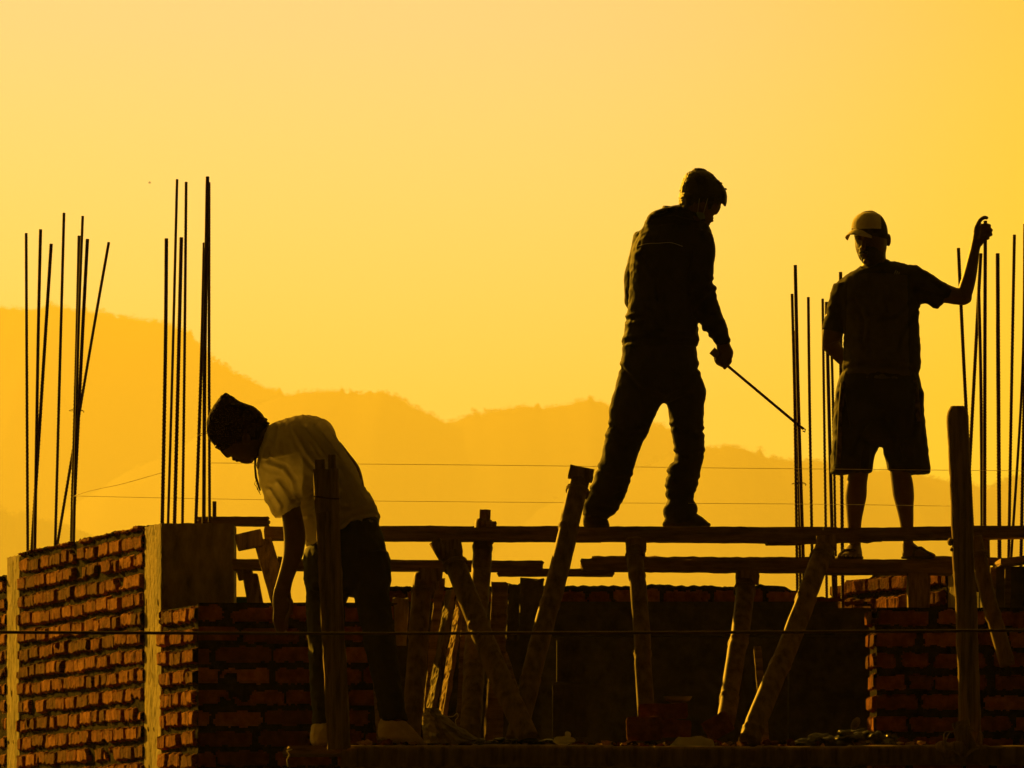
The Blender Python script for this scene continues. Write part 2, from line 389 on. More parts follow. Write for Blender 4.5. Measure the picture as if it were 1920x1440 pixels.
# tall pillar
PZ = 1.684
B0 = off(A0, u, .70); B1 = off(A0, u, 1.05)
mb = MB()
def grid_face(mb, A, d, n, Ln, z0, z1, ds, dz, amp, m=0, fr=9):
    ns = int(Ln / ds) + 1; k = int((z1 - z0) / dz) + 1; V = []; Fc = []
    for i in range(ns + 1):
        for j in range(k + 1):
            s = Ln * i / ns; z = z0 + (z1 - z0) * j / k
            e = amp * (nz(A[0] * 3 + s * fr * 2, z * fr, 1) + .6 * nz(s * fr * 6, z * fr * 5, 4)); pit = nz(s * 34, z * 15, 7)
            if pit > .62: e -= .014
            if i in (0, ns) : e -= amp * .8 + abs(nz(z * 25, i, 3)) * amp * 2
            V.append(Vector((A[0] + d[0] * s + n[0] * e, A[1] + d[1] * s + n[1] * e, z + (amp * 2 * nz(s * 20, 5, 5) if j == k else 0))))
    for i in range(ns):
        for j in range(k): Fc.append([i * (k + 1) + j, (i + 1) * (k + 1) + j, (i + 1) * (k + 1) + j + 1, i * (k + 1) + j + 1])
    mb.add(V, Fc, m)
PB = B0 + nl * .008
xw = P(438.5, 985, PB.y).x - PB.x
grid_face(mb, PB, u, nl, .355, ZV, PZ, .012, .012, .003)
grid_face(mb, PB, (1, 0), FR, xw, ZV, PZ, .012, .012, .0025)
prism(mb, [(PB.x + .006, PB.y + .008), (PB.x + xw - .002, PB.y + .008), (PB.x + xw - .002, PB.y + .34), (PB.x - .09, PB.y + .34)], ZB, PZ - .004)
pil = mb.build('concrete_pillar', M['concrete'])
tag(pil, 'tall square concrete pillar beside the bending man, its narrow left side sunlit', 'pillar')
# long side wall
C0 = off(A0, u, 1.055); Ls = 2.80
mb = MB()
zt = lambda s: PZ + .006 - .03 * (s < .02) + .010 * nz(s * 5, 1, 0) + .008 * nz(s * 30, 3, 0)
wall_face(mb, C0, u, nl, Ls, ZV, zt, .0925, .007, .005, .022, 21, bh=.064, rough=1.35, smear=.16, joint=.026, stretch=.235, zref=PZ - .02)
prism(mb, [tuple(off(C0, u, .005, nl, -.01)), tuple(off(C0, u, Ls, nl, -.01)), tuple(off(C0, u, Ls, nl, -.11)), tuple(off(C0, u, 0.0, nl, -.11))], ZB, PZ - .012, 1)
e0 = off(C0, u, 0, nl, -.1); e1 = off(C0, u, Ls, nl, -.1)
for k in range(220):
    t = random.random(); c = off(C0, u, Ls * t, nl, -random.uniform(0, .07)); rr = random.uniform(.005, .016)
    V, Fc = ell((c.x, c.y, PZ + .002), (rr * 1.5, rr * 2, rr * .8), 6)
    mb.add([v + Vector((1, 1, 1)) * (rr * .4 * nz(v.x * 80, v.y * 80, v.z * 80)) for v in V], Fc, 1)
w2 = mb.build('brick_wall', [M[q_] for q_ in BM_])
tag(w2, 'long sunlit wall of rough orange bricks between the two concrete pillars at far left', 'wall')
D0 = off(C0, u, Ls + .004)
mb = MB(); grid_face(mb, D0 + nl * .008, u, nl, .32, ZV, PZ, .012, .012, .003)
prism(mb, [tuple(off(D0, u, .004, nl, .0)), tuple(off(D0, u, .32, nl, .0)), tuple(off(D0, u, .32, nl, -.3)), tuple(off(D0, u, .004, nl, -.3))], ZB, PZ - .004)
tag(mb.build('concrete_pillar', M['concrete']), 'narrow sunlit concrete pillar near the left edge of the photo', 'pillar')
E0 = off(D0, u, .326); mb = MB()
wall_face(mb, E0, u, nl, 1.6, ZV, lambda s: PZ - .09 + .02 * nz(s * 7, 4, 0), .0925, .012, .008, .013, 33, smear=.12, bh=.058, zref=PZ - .1)
prism(mb, [tuple(off(E0, u, 0, nl, -.01)), tuple(off(E0, u, 1.6, nl, -.01)), tuple(off(E0, u, 1.6, nl, -.11)), tuple(off(E0, u, 0, nl, -.11))], ZB, PZ - .11, 1)
rubble_top(mb, tuple(E0), tuple(off(E0, u, 1.5)), PZ - .11, .08, 60, .02)
tag(mb.build('brick_wall', [M[q_] for q_ in BM_]), 'sliver of brick wall at the left edge, beyond the narrow pillar', 'wall')
# shuttering board on the far pillar
# middle back wall: a brick course on a lintel over a dark opening
YB = 31.8
def X(px, Y): return (px - 960) * Y / F
def Z(py, Y): return (HZ - py) * Y / F
mb = MB(); xa, xb = X(700, YB), X(1634, YB); zb = Z(1101, YB)
def ztb(s):
    px = 960 + (xa + s) * F / YB
    z = Z(1098, YB)
    if px < 880: z = Z(1101, YB)
    if px > 1462: z = Z(1098 + min(px - 1462, 50) * .4, YB)
    if px > 1572: z = Z(1118 + min(px - 1572, 16) * 1.2, YB)  # wall end added as a dark cover over sunlit bricks, standing in for cast shadow
    return z + .012 * nz(s * 6, 8, 0) + .009 * nz(s * 33, 8, 2)
wall_face(mb, (xa, YB), (1, 0), FR, xb - xa, Z(1128, YB), ztb, .10, .010, .008, .010, 41, bh=.06, zref=zb)
prism(mb, [(xa, YB + .012), (X(1465, YB), YB + .012), (X(1465, YB), YB + .22), (xa, YB + .22)], Z(1128, YB) + .001, Z(1104, YB), 1)
prism(mb, [(X(1466, YB), YB + .012), (X(1570, YB), YB + .012), (X(1570, YB), YB + .22), (X(1466, YB), YB + .22)], Z(1128, YB) + .001, Z(1121, YB), 1)
rubble_top(mb, (xa, YB + .02), (X(1465, YB), YB + .02), Z(1103, YB), .08, 150, .016)
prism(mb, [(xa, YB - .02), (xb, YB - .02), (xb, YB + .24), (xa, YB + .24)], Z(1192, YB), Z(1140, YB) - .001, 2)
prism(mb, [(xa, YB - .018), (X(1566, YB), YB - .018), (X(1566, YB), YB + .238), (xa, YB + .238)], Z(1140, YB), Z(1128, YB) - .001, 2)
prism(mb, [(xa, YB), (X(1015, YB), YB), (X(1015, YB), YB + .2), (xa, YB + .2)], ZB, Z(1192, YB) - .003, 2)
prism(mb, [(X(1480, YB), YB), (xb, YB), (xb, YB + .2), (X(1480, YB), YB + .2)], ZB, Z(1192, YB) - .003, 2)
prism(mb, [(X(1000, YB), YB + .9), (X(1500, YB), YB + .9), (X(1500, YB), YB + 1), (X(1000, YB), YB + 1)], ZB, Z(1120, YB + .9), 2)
tag(mb.build('brick_wall', [M[q_] for q_ in BM_]), 'dark back wall with one rough brick course over a wide opening, mid scene', 'wall')
# lit oblique wall below the man in shorts
ob0 = Vector((X(1560, 32.3), 32.3, 0)); ob1 = Vector((X(1776, 31.15), 31.15, 0)); ou = (ob1 - ob0); oL = ou.length; ou = ou / oL
on = Vector((ou.y, -ou.x, 0)); 
if on.y > 0: on = -on
mb = MB()
zo = lambda s: (Z(1100, 32.3) if s < .16 else Z(1084, 31.9) if s < .45 else Z(1068, 31.3)) + .006 * nz(s * 9, 2, 2)
wall_face(mb, ob0, ou, on, oL, ZV, zo, .100, .006, .006, .018, 55, bh=.068, stretch=.24, joint=.02, rough=1.2, zref=Z(1066, 31.3))
prism(mb, [tuple(ob0 - on * .012), tuple(ob1 - on * .012), tuple(ob1 - on * .2), tuple(ob0 - on * .2)], ZB, [Z(1106, 32.3), Z(1072, 31.2), Z(1072, 31.2), Z(1104, 32.3)], 1)
tag(mb.build('brick_wall', [M[q_] for q_ in BM_]), 'stepped brick wall catching orange sun just below the man in shorts', 'wall')
# yellow lit column at its end
mb = MB(); q = ob1 + ou * .004
grid_face(mb, q, ou, on, .16, ZV, Z(1072, 31.1), .012, .012, .003)
prism(mb, [tuple(q + ou * .004), tuple(q + ou * .16), tuple(q + ou * .16 - on * .2), tuple(q + ou * .004 - on * .2)], ZB, Z(1074, 31.1))
tag(mb.build('concrete_pillar', M['concrete']), 'sunlit concrete column edge just left of the tall rough post at right', 'pillar')
# front right brick pier
YR = 29.75
xa = X(1644, YR); mb = MB(); zr = Z(1139, YR)
wall_face(mb, (xa, YR), (1, 0), FR, 1.0, ZV, lambda s: zr + .004 * nz(s * 12, 1, 1), .098, .008, .006, .014, 61, bh=.062, stretch=.22, joint=.03, zref=zr)
u3 = Vector((-.075, .997, 0)); n3 = Vector((-.997, -.075, 0))
wall_face(mb, (xa, YR), u3, n3, .24, ZV, lambda s: zr - .003, .098, .005, .005, .018, 62, bh=.066, stretch=.22, rough=1.3, zref=zr)
prism(mb, [(xa + .006, YR + .012), (xa + 1.0, YR + .012), (xa + 1.0, YR + .22), (xa + .02, YR + .22)], ZB, zr - .008, 1)
rubble_top(mb, (xa + .05, YR + .02), (xa + .6, YR + .02), zr - .004, .1, 30, .008)
tag(mb.build('brick_wall', [M[q_] for q_ in BM_]), 'dark brick pier in front at right, with one lit corner', 'wall')

# ------------------------------------------------------------------ timber
def board_g(P1, P2, w, t, seg=.04, amp=.003, seed=0, rag=.02, dep=None):
    """sawn or split board from P1 to P2; w across in the picture plane, t in depth"""
    d = P2 - P1; Ln = d.length; a, b = frame(d); n = max(4, int(Ln / seg)); R = []
    cs = []
    for i in range(5): cs.append((-1 + 2 * i / 5, -1))
    for i in range(3): cs.append((1, -1 + 2 * i / 3))
    for i in range(5): cs.append((1 - 2 * i / 5, 1))
    for i in range(3): cs.append((-1, 1 - 2 * i / 3))
    for k in range(n + 1):
        c = P1 + d * (k / n); r = []
        for (x, y) in cs:
            px = x * w / 2; py = y * t / 2
            e = 1 + 0
            s = k * Ln / n
            q = c + a * (px + amp * 1.4 * nz(s * 5, x * 2 + seed, y * 3) + amp * nz(s * 24, x + seed, y * 2)) + b * (py + amp * nz(s * 9, y + seed, x * 5))
            if k in (0, n): q += d.normalized() * (rag * nz(x * 4 + seed, y * 3, k)) * (1 if k else -1)
            r.append(q)
        R.append(r)
    return rings(R)
def slab_g(P1, P2, w, t, seed, amp=.005):
    d = P2 - P1; n = int(d.length / .012); wv = Vector((-.30, .954, 0)); tv = Vector((-.954, -.30, 0)); R = []
    cs = [(-1 + 2 * i / 7, -1) for i in range(7)] + [(1, -1), (1, 1)] + [(1 - 2 * i / 7, 1) for i in range(1, 8)]
    for k in range(n + 1):
        c = P1 + d * (k / n); s = k * .012
        R.append([c + wv * ((x + .12 * nz(s * 14, y, seed)) * w / 2) + tv * (-y * t / 2 + amp * nz(s * 16, x * 3 + seed, y) + amp * nz(s * 60, x * 6, seed)) for (x, y) in cs])
    return rings(R)
def timber(name, P1, P2, w, t, mt, lab=None, cat_='plank', grp=None, parent=None, **k):
    k.setdefault('seed', random.random() * 50)
    o = mk(name, *board_g(P1, P2, w, t, **k), mt, parent)
    if lab: tag(o, lab, cat_, grp)
    return o
def bamboo_g(P1, P2, r1, r2, node=.34, bend=.012, seed=0, n=24):
    d = P2 - P1; Ln = d.length; a, b = frame(d); pts = []; rad = []; m = int(Ln / .012)
    ph = seed * .13 % node
    for k in range(m + 1):
        s = Ln * k / m; t = k / m; x = ((s + ph) % node); dn = min(x, node - x)
        sg = math.floor((s + ph) / node)
        jog = .0025 * ((sg % 2) - .5) * 2 * min(1, dn / .05)
        r = (r1 + (r2 - r1) * t) * (1 + .10 * math.exp(-(dn / .010) ** 2) - .05 * math.exp(-((dn - .022) / .012) ** 2))
        pts.append(P1 + d * t + a * (bend * .6 * math.sin(t * math.pi) * math.cos(seed) + jog) + b * jog * .4); rad.append(r)
    V, Fc = tube(pts, rad, n)
    ax = (P2 - P1).normalized(); V2 = []
    for i, v in enumerate(V):
        c = pts[i // n]; q = v - c; j = i % n; s = (i // n) * .012
        th_ = 2 * math.pi * j / n; sq_ = .95 / ((abs(math.cos(th_)) ** 3.4 + abs(math.sin(th_)) ** 3.4) ** (1 / 3.4))
        V2.append(c + q * sq_ * (1 + .05 * nz(j * 1.1 + seed, s * .7, seed) + .05 * nz(j * 2.3, s * 9, seed + 4) + (.012 if j % 5 == 0 else 0)))
    return V2, Fc
def px_m(w, Y): return w * Y / F
# upper walkway: planks seen edge on
GP = 'scaffold planks under the men'
YU = 29.8
def plank(px1, py1, px2, py2, Y, th, dep, lab, seed, mt='board', amp=.002, nm='plank'):
    """plank with its near edge at depth Y, top edge through the two picture points"""
    a = P(px1, py1 + th / 2, Y); b = P(px2, py2 + th / 2, Y); a.y += dep / 2; b.y += dep / 2
    return timber(nm, a, b, px_m(th, Y), dep, M[mt], lab, 'plank', GP, amp=amp, seed=seed, seg=.03)
plank(496, 987, 1128, 990, YU, 23, .23, 'upper walkway plank running behind the bending man, left length', 1)
plank(1119, 989, 1566, 993, YU - .002, 23, .23, 'upper walkway plank under the man holding a hooked rod', 2)
plank(1545, 990, 2060, 983, YU - .004, 22, .23, 'upper walkway plank crossing the shins of the man in shorts', 3)
plank(600, 985.5, 1570, 988, YU + .26, 12, .20, 'dark rear board of the upper walkway, showing above its front edge', 4)
plank(1438, 1011, 1655, 1004, YU + .03, 9, .16, 'splintered thin board hanging under the upper walkway near the shins of the man in shorts', 5, amp=.006)
plank(370, 969, 503, 968, 30.95, 15, .2, 'short plank lying on top of the tall concrete pillar', 6, amp=.003)
YL = 30.3
plank(436, 1048, 1016, 1051, YL, 19, .2, 'lower walkway plank at left, ending in a splintered tip mid scene', 7)
plank(934, 1066, 1150, 1066, YL + .05, 12, .2, 'thin dark plank bridging the gap between lower walkway planks', 8)
plank(1090, 1047, 1545, 1050, YL, 22, .2, 'weathered lower walkway plank behind the middle posts, with a ragged left end', 9, amp=.005)
plank(1110, 1043, 1560, 1045, YL + .22, 12, .18, 'ragged dark board behind the lower walkway', 10, amp=.007)
plank(1535, 1048, 1790, 1049, YL - .01, 25, .3, 'lower walkway plank under the sandals of the man in shorts', 11)
plank(1710, 1042, 1900, 1046, YL + .1, 12, .2, 'thin board on the lower walkway beside the right foot of the man in shorts', 12, amp=.004)
plank(520, 1043, 545, 1045, YL - .02, 6, .15, 'wood scrap on the lower walkway beside the bending man', 13)
# deck the bending man stands on, front bamboo rail
a = P(430, 1396, 28.95); b = P(1990, 1398, 28.95)
mb = MB()
for k, yy in enumerate((29.05, 29.35, 29.65)):
    mb.add(*board_g(P(540 - 8 * k, 1400, 29) + Vector((0, yy - 29, -.015)), P(1990, 1402, 29) + Vector((0, yy - 29, -.015)), .035, .27, seed=k * 3.3, amp=.003))
tag(mb.build('plank_deck', M['board']), 'low working deck of dark planks at the foot of the posts', 'deck')
for k, (x1, x2, lb) in enumerate([(640, 1238, 'thick horizontal bamboo rail along the bottom, left length under the sacks'), (1226, 1462, 'thick horizontal bamboo rail along the bottom, middle length'), (1452, 1990, 'thick horizontal bamboo rail along the bottom, right length')]):
    o = mk('bamboo_rail', *bamboo_g(P(x1, 1418, 28.6 + .0 * k), P(x2, 1419 - 4 * (k == 2), 28.6), px_m(22 - k, 28.6), px_m(21 - k, 28.6), node=.60, bend=.004, seed=k), M['bamboo'], None, True)
    tag(o, lb, 'bamboo rail', 'bamboo rails along the bottom')
# posts
GPO = 'props holding the walkway'
def post(x1, y1, x2, y2, w1, w2, Y1, Y2, lab, seed, cap=None, kind='bamboo', foot=None):
    A = P(x1, y1, Y1); B = P(x2, y2, Y2); e = empty('scaffold_post', B); tag(e, lab, 'post', GPO)
    if kind == 'bamboo':
        mk('pole', *bamboo_g(A, B, px_m(w1 / 2, Y1), px_m(w2 / 2, Y2), seed=seed, node=.42), M['bamboo'], e, True)
    else:
        mk('pole', *board_g(A, B, px_m(w1, Y1), px_m(w1 * .8, Y1), amp=.004, seed=seed), M['post'], e)
    if cap:
        for (cx1, cy1, cx2, cy2, h, dp) in cap:
            mk('head_block', *board_g(P(cx1, cy1, Y1 - .01), P(cx2, cy2, Y1 - .01), px_m(h, Y1), dp, amp=.003, seed=seed + 3, rag=.008, seg=.02), M['post'], e)
    A2 = A + (B - A).normalized() * .07; a_, b_ = frame(B - A)
    if kind == 'bamboo':
        R_ = px_m(w1 / 2, Y1) * 1.12; Q = [A2 + (B - A).normalized() * (.0022 * k * .3) + a_ * R_ * math.cos(k * .45) + b_ * R_ * math.sin(k * .45) for k in range(44)]
        mk('rope_lashing', *tube(Q, .0034, 5), M['board'], e, True)
    return e
post(1090, 893, 964, 1392, 38, 40, 29.65, 28.95, 'thick bamboo prop leaning right, rising above the walkway left of the standing man', 1, [(1067, 884, 1112, 893, 25, .09)])
post(908, 985, 880, 1392, 36, 42, 30.05, 29.0, 'upright bamboo prop with a stub of timber sticking above the upper walkway', 2, [(896, 985, 930, 985, 14, .12)])
mk('timber_stub', *board_g(P(910, 956, 30.05), P(908, 990, 30.05), px_m(20, 30), .06, seed=5, rag=.004), M['post'], bpy.data.objects['scaffold_post.001'])
post(843, 1034, 990, 1388, 41, 44, 29.5, 28.9, 'thick bamboo prop leaning left, crossing in front of the other props', 3, [(822, 1031, 866, 1026, 30, .10)])
mk('sawn_end', *tube([P(815, 1014, 29.45), P(834, 1046, 29.45)], px_m(12, 29.45), 14), M['post'], bpy.data.objects['scaffold_post.002'], True)
post(795, 1083, 770, 1392, 38, 40, 30.0, 29.55, 'bamboo prop standing right of the bending man, with a blocky head', 4, [(786, 1077, 829, 1079, 24, .1), (780, 1095, 822, 1098, 18, .06)])
post(1189, 1014, 1213, 1345, 32, 34, 29.75, 29.3, 'slim bamboo prop under the standing man, square block at its head', 5, [(1174, 1023, 1211, 1023, 24, .09)])
post(1399, 1088, 1360, 1350, 36, 36, 30.2, 29.4, 'short bamboo prop under the lower walkway, left of the steep leaning one', 6, [(1380, 1083, 1423, 1084, 26, .09)])
post(1549, 1022, 1403, 1392, 38, 42, 29.7, 28.95, 'steep leaning bamboo prop with a sunlit left edge, below the man in shorts', 7, [(1531, 1018, 1567, 1016, 26, .08)])
post(494, 1018, 532, 1150, 33, 34, 29.72, 29.55, 'squared timber prop leaning behind the hanging hand of the bending man', 8, [(444, 1018, 492, 1008, 30, .10)], kind='timber')
post(470, 1082, 482, 1150, 28, 28, 30.4, 30.35, 'short squared prop between the pillar and the bending man', 9, [(446, 1079, 474, 1073, 20, .08)], kind='timber')
post(1828, 1008, 1888, 1246, 30, 30, 29.25, 29.1, 'bamboo brace leaning off the right side of the tall rough post', 10)
post(1722, 1062, 1722, 1150, 40, 40, 30.35, 30.3, 'stubby dark timber prop between the lit bricks under the man in shorts', 11, kind='timber')
post(1842, 1000, 1842, 1110, 26, 26, 30.0, 30.0, 'dark squared timber joining the walkway just right of the tall rough post', 12, kind='timber')
# the two big near posts
e = empty('timber_post', P(633, 1400, 28.5)); tag(e, 'big split timber post standing in front of the bending man', 'post')
mk('pole', *board_g(P(611, 880, 28.5), P(614, 960, 28.5), px_m(47, 28.5), .075, amp=.004, seed=2, rag=.01), M['post'], e)
mk('pole', *board_g(P(613, 955, 28.51), P(636, 1404, 28.51), px_m(42, 28.5), .075, amp=.005, seed=3), M['post'], e)
for (x, w, y0) in ((600, 18, 862), (622, 14, 853)):
    mk('splinter', *board_g(P(x, y0, 28.5), P(x + 1, 905, 28.5), px_m(w, 28.5), .05, amp=.002, seed=x, rag=.005), M['post'], e)
mk('splinter', *board_g(P(628, 905, 28.46), P(645, 1404, 28.47), px_m(13, 28.5), .02, amp=.002, seed=9), M['post'], e)
mk('wire_tie', *tube([P(x, 932 + 3 * math.sin(x), 28.45) for x in range(588, 642, 6)], .004, 6), M['steel'], e, True)
e = empty('timber_post', P(1822, 1410, 28.7)); tag(e, 'tall rough dark post at right, taller than the walkway', 'post')
mb = MB()
R = []; 
for k in range(70):
    t = k / 69; y = 762 + (1412 - 762) * t; xc = 1795 + 27 * t + 3 * nz(t * 6, 1, 1); w = (41 + 3 * nz(t * 14, 3, 0)) * (1 if k > 1 else (.62 if k == 0 else .9))
    c = P(xc, y, 28.7); ww = px_m(w / 2, 28.7)
    R.append([c + Vector((ww * (1 + .05 * nz(t * 30, j, 2)) * math.copysign(abs(math.cos(q)) ** .6, math.cos(q)), .04 * math.copysign(abs(math.sin(q)) ** .6, math.sin(q)), 0)) for j, q in enumerate([2 * math.pi * j / 16 for j in range(16)])])
mb.add(*rings(R)); mb.build('pole', M['post'], e, True)
mk('bark_knob', *ell(tuple(P(1782, 1016, 28.7)), (.014, .03, .018)), M['post'], e, True)
mk('bark_knob', *ell(tuple(P(1785, 1030, 28.7)), (.010, .02, .010)), M['post'], e, True)
# rough slabs leaning behind the props, sun raking across them
for k, (x1, y1, x2, y2, w, lb) in enumerate([(872, 1150, 860, 1390, 12, 'thin dark stick leaning behind the crossing prop'), (946, 1225, 1000, 1392, 9, 'thin dark stick lying across the foot of the upright board'), (1420, 1215, 1435, 1385, 14, 'dark lath in the shadow behind the steep leaning prop'), (700, 1200, 712, 1390, 10, 'dark lath between the legs and the blocky headed prop')]):
    timber('wood_stick', P(x1, y1, 30.3), P(x2, y2, 29.6), px_m(w, 30), .02, M['board'], lb, 'stick', 'loose sticks behind the props', amp=.003)
GS = 'offcuts and slabs leaning behind the props'
for k, (x1, y1, x2, y2, w, Y, mt, lb) in enumerate([
        (846, 1106, 806, 1345, 13, 30.0, 'concrete', 'cement crusted board with a bright sunlit face, left of the crossing prop'),
        (866, 1112, 829, 1345, 14, 30.02, 'cut_wood', 'narrow sunlit board leaning just left of the crossing prop'),
        (751, 1122, 748, 1210, 28, 30.25, 'concrete', 'crusted concrete slab peeking beside the hip of the bending man'),
        (825, 1085, 800, 1360, 16, 30.3, 'board', 'dark board leaning behind the blocky headed bamboo prop'),
        (938, 1092, 925, 1392, 30, 30.2, 'board', 'upright dark board right of the crossing prop'),
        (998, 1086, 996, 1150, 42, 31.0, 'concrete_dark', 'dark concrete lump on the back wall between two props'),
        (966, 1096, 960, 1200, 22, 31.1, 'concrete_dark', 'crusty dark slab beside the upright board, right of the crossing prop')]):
    if k < 2: o = mk('slab', *slab_g(P(x1, y1, Y), P(x2, y2, Y), .10 if k == 0 else .085, .022, k * 3.7), M[mt]); tag(o, lb, 'slab', GS)
    else: o = timber('slab', P(x1, y1, Y), P(x2, y2, Y), px_m(w, Y), .05, M[mt], lb, 'slab', GS, amp=.006, seg=.015, seed=k * 7.1)
for k, (x, y, s, lb) in enumerate([(1068, 1200, 1, 'upper grey concrete block standing behind the long leaning prop'), (1068, 1284, 0, 'lower grey concrete block standing behind the long leaning prop')]):
    mb = MB(); a = X(x - 24 - 8 * (1 - s), 30.4); b = X(x + 24 + 8 * (1 - s), 30.4); z1 = Z(y, 30.4); z0 = Z(y + 78 + 20 * (1 - s), 30.4)
    prism(mb, [(a, 30.4), (b, 30.4), (b, 30.55), (a, 30.55)], z0, z1)
    for q in (.3, .62): prism(mb, [(a + (b - a) * q, 30.385), (a + (b - a) * (q + .07), 30.385), (a + (b - a) * (q + .07), 30.398), (a + (b - a) * q, 30.398)], z0 + .01, z1 - .01)
    tag(mb.build('concrete_block', M['concrete_dark']), lb, 'block')
# shuttering at the right edge
mb = MB()
prism(mb, [(X(1868, 30.2), 30.2), (X(2020, 30.2), 30.2), (X(2020, 30.2), 30.9), (X(1850, 30.2), 30.9)], Z(1240, 30.2), Z(1062, 30.2))
e = empty('formwork_box', P(1900, 1240, 30.2)); tag(e, 'dark shuttering box at the right edge with a sunlit top board', 'formwork')
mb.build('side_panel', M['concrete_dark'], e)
mk('top_board', *board_g(P(1871, 1057, 30.15), P(2000, 1041, 30.15), px_m(11, 30.15), .5, amp=.004, seed=4, seg=.02), M['cut_wood'], e)
for k, x in enumerate((1862, 1890)):
    mk('batten', *board_g(P(x, 1064, 30.1), P(x - 4, 1235, 30.1), px_m(11, 30.1), .04, seed=k), M['board'], e)

# ------------------------------------------------------------------ reinforcing rods
def rod_g(pts, r, rib=True, n=8, pitch=.0115):
    Q = []; 
    segs = [(pts[i + 1] - pts[i]).length for i in range(len(pts) - 1)]; Ln = sum(segs)
    st = pitch / 4 if rib else .08; m = int(Ln / st); R = []
    for k in range(m + 1):
        t = (len(pts) - 1) * k / m
        c = Vector(cat([tuple(p) for p in pts], t)); d = (pts[-1] - pts[0])
        a, b = frame(d); s = Ln * k / m; r_ = []
        for j in range(n):
            th = 2 * math.pi * j / n
            rr = r * (1 + (.22 * max(0, math.sin(2 * math.pi * s / pitch + th)) if rib else 0))
            r_.append(c + a * rr * math.cos(th) + b * rr * math.sin(th))
        R.append(r_)
    return rings(R)
ORD = ['first', 'second', 'third', 'fourth', 'fifth', 'sixth', 'seventh', 'eighth', 'ninth', 'tenth', 'eleventh']
def rods(where, grp, Yc, lst, dy=.09):
    lst = sorted(lst, key=lambda l: l[0][0])
    for i, l in enumerate(lst):
        *pts, w = l
        Y = Yc + dy * ((i * 7) % 5 - 2) / 2
        Q = [P(x, y, Y) for x, y in pts]
        d = (Q[-1] - Q[-2]).normalized(); Q.append(Q[-1] + d * .35)
        o = mk('steel_rod', *rod_g(Q, px_m(w / 2, Y) * 1.04, rib=(i % 4 != 1)), M['steel'], None, True)
        top = pts[0][1]
        hs = sorted(q[0][1] for q in lst)
        extra = ', tallest of them' if top == hs[0] else ', shortest of them' if top == hs[-1] else ''
        tag(o, '%s steel rod from the left %s%s' % (ORD[i], where, extra), 'steel rod', grp)
rods('behind the far left wall', 'steel rods at far left', 33.9, [
    [(49, 437), (50, 660), (52, 1040), 5], [(76, 430), (71, 660), (65, 1040), 6], [(96, 457), (83, 660), (59, 1040), 6],
    [(120, 399), (113, 660), (103, 1035), 5], [(149, 442), (144, 660), (134, 1032), 7], [(155, 405), (146, 660), (138, 1032), 5],
    [(164, 448), (153, 660), (135, 1032), 6], [(204, 454), (168, 660), (105, 1035), 5]])
rods('on the tall concrete pillar', 'steel rods on the tall pillar', 30.88, [
    [(312, 447), (310, 660), (304, 985), 6.5], [(332, 336), (324, 660), (315, 985), 5], [(340, 445), (335, 660), (327, 985), 6.5],
    [(349, 341), (346, 660), (342, 985), 5], [(383, 455), (378, 660), (367, 985), 6], [(389, 331), (384, 660), (382, 985), 7],
    [(392, 342), (392, 660), (393, 985), 5], [(402, 940), (402, 960), (402, 985), 7]])
rods('between the two standing men', 'steel rods between the standing men', 32.0, [
    [(1485, 551), (1490, 760), (1495, 1110), 5], [(1491, 497), (1497, 760), (1508, 1110), 6.5], [(1492, 620), (1495, 760), (1501, 1110), 5],
    [(1515.5, 557), (1518, 760), (1524, 1110), 5], [(1542.5, 560), (1545, 760), (1550, 1110), 4.5], [(1549.5, 566), (1554, 760), (1563, 1110), 6.5],
    [(1558, 620), (1562, 760), (1568, 1110), 4.5], [(1576, 510), (1577, 760), (1580, 1110), 6]])
D_ = [[(1797, 465), (1807, 680), (1823, 985), 6], [(1839, 475), (1827, 700), (1812, 985), 6], [(1835, 540), (1839, 720), (1842, 1085), 6],
      [(1870.5, 475), (1872, 760), (1874, 1060), 7], [(1902, 440), (1896, 760), (1891, 1060), 5.5], [(1921, 420), (1917, 700), (1895, 1060), 5],
      [(1925, 500), (1920, 760), (1914, 1060), 6]]
rods('at the right edge', 'steel rods at the right edge', 31.0, D_)
for (x1, y1, x2, y2, Y, lb) in ((132, 768, 155, 772, 33.85, 'rusty tie wire binding two rods of the far left group'), (374, 815, 396, 812, 30.85, 'rusty tie wire round the right rods on the tall pillar'), (1487, 905, 1509, 909, 31.95, 'rusty tie wire round the leftmost rods between the standing men')):
    a = P(x1, y1, Y); b = P(x2, y2, Y); c = (a + b) / 2; w_ = (b - a).length / 2 + .006
    Q = [c + Vector((w_ * math.cos(t), .05 * math.sin(t), .006 * math.sin(t * 1.5) + (b.z - a.z) * .5 * math.cos(t))) for t in [k * .35 for k in range(20)]]
    tag(mk('tie_wire', *tube(Q, .0016, 5), M['steel'], None, True), lb, 'wire')
HR = 30.40
o = mk('steel_rod', *rod_g([P(1847.5, 414, HR), P(1846.5, 680, HR), P(1846, 985, HR), P(1846, 1180, HR)], px_m(6.6, HR) / 2), M['steel'], None, True)
tag(o, 'ribbed steel rod whose top the man in shorts grips', 'steel rod', 'steel rods at the right edge')

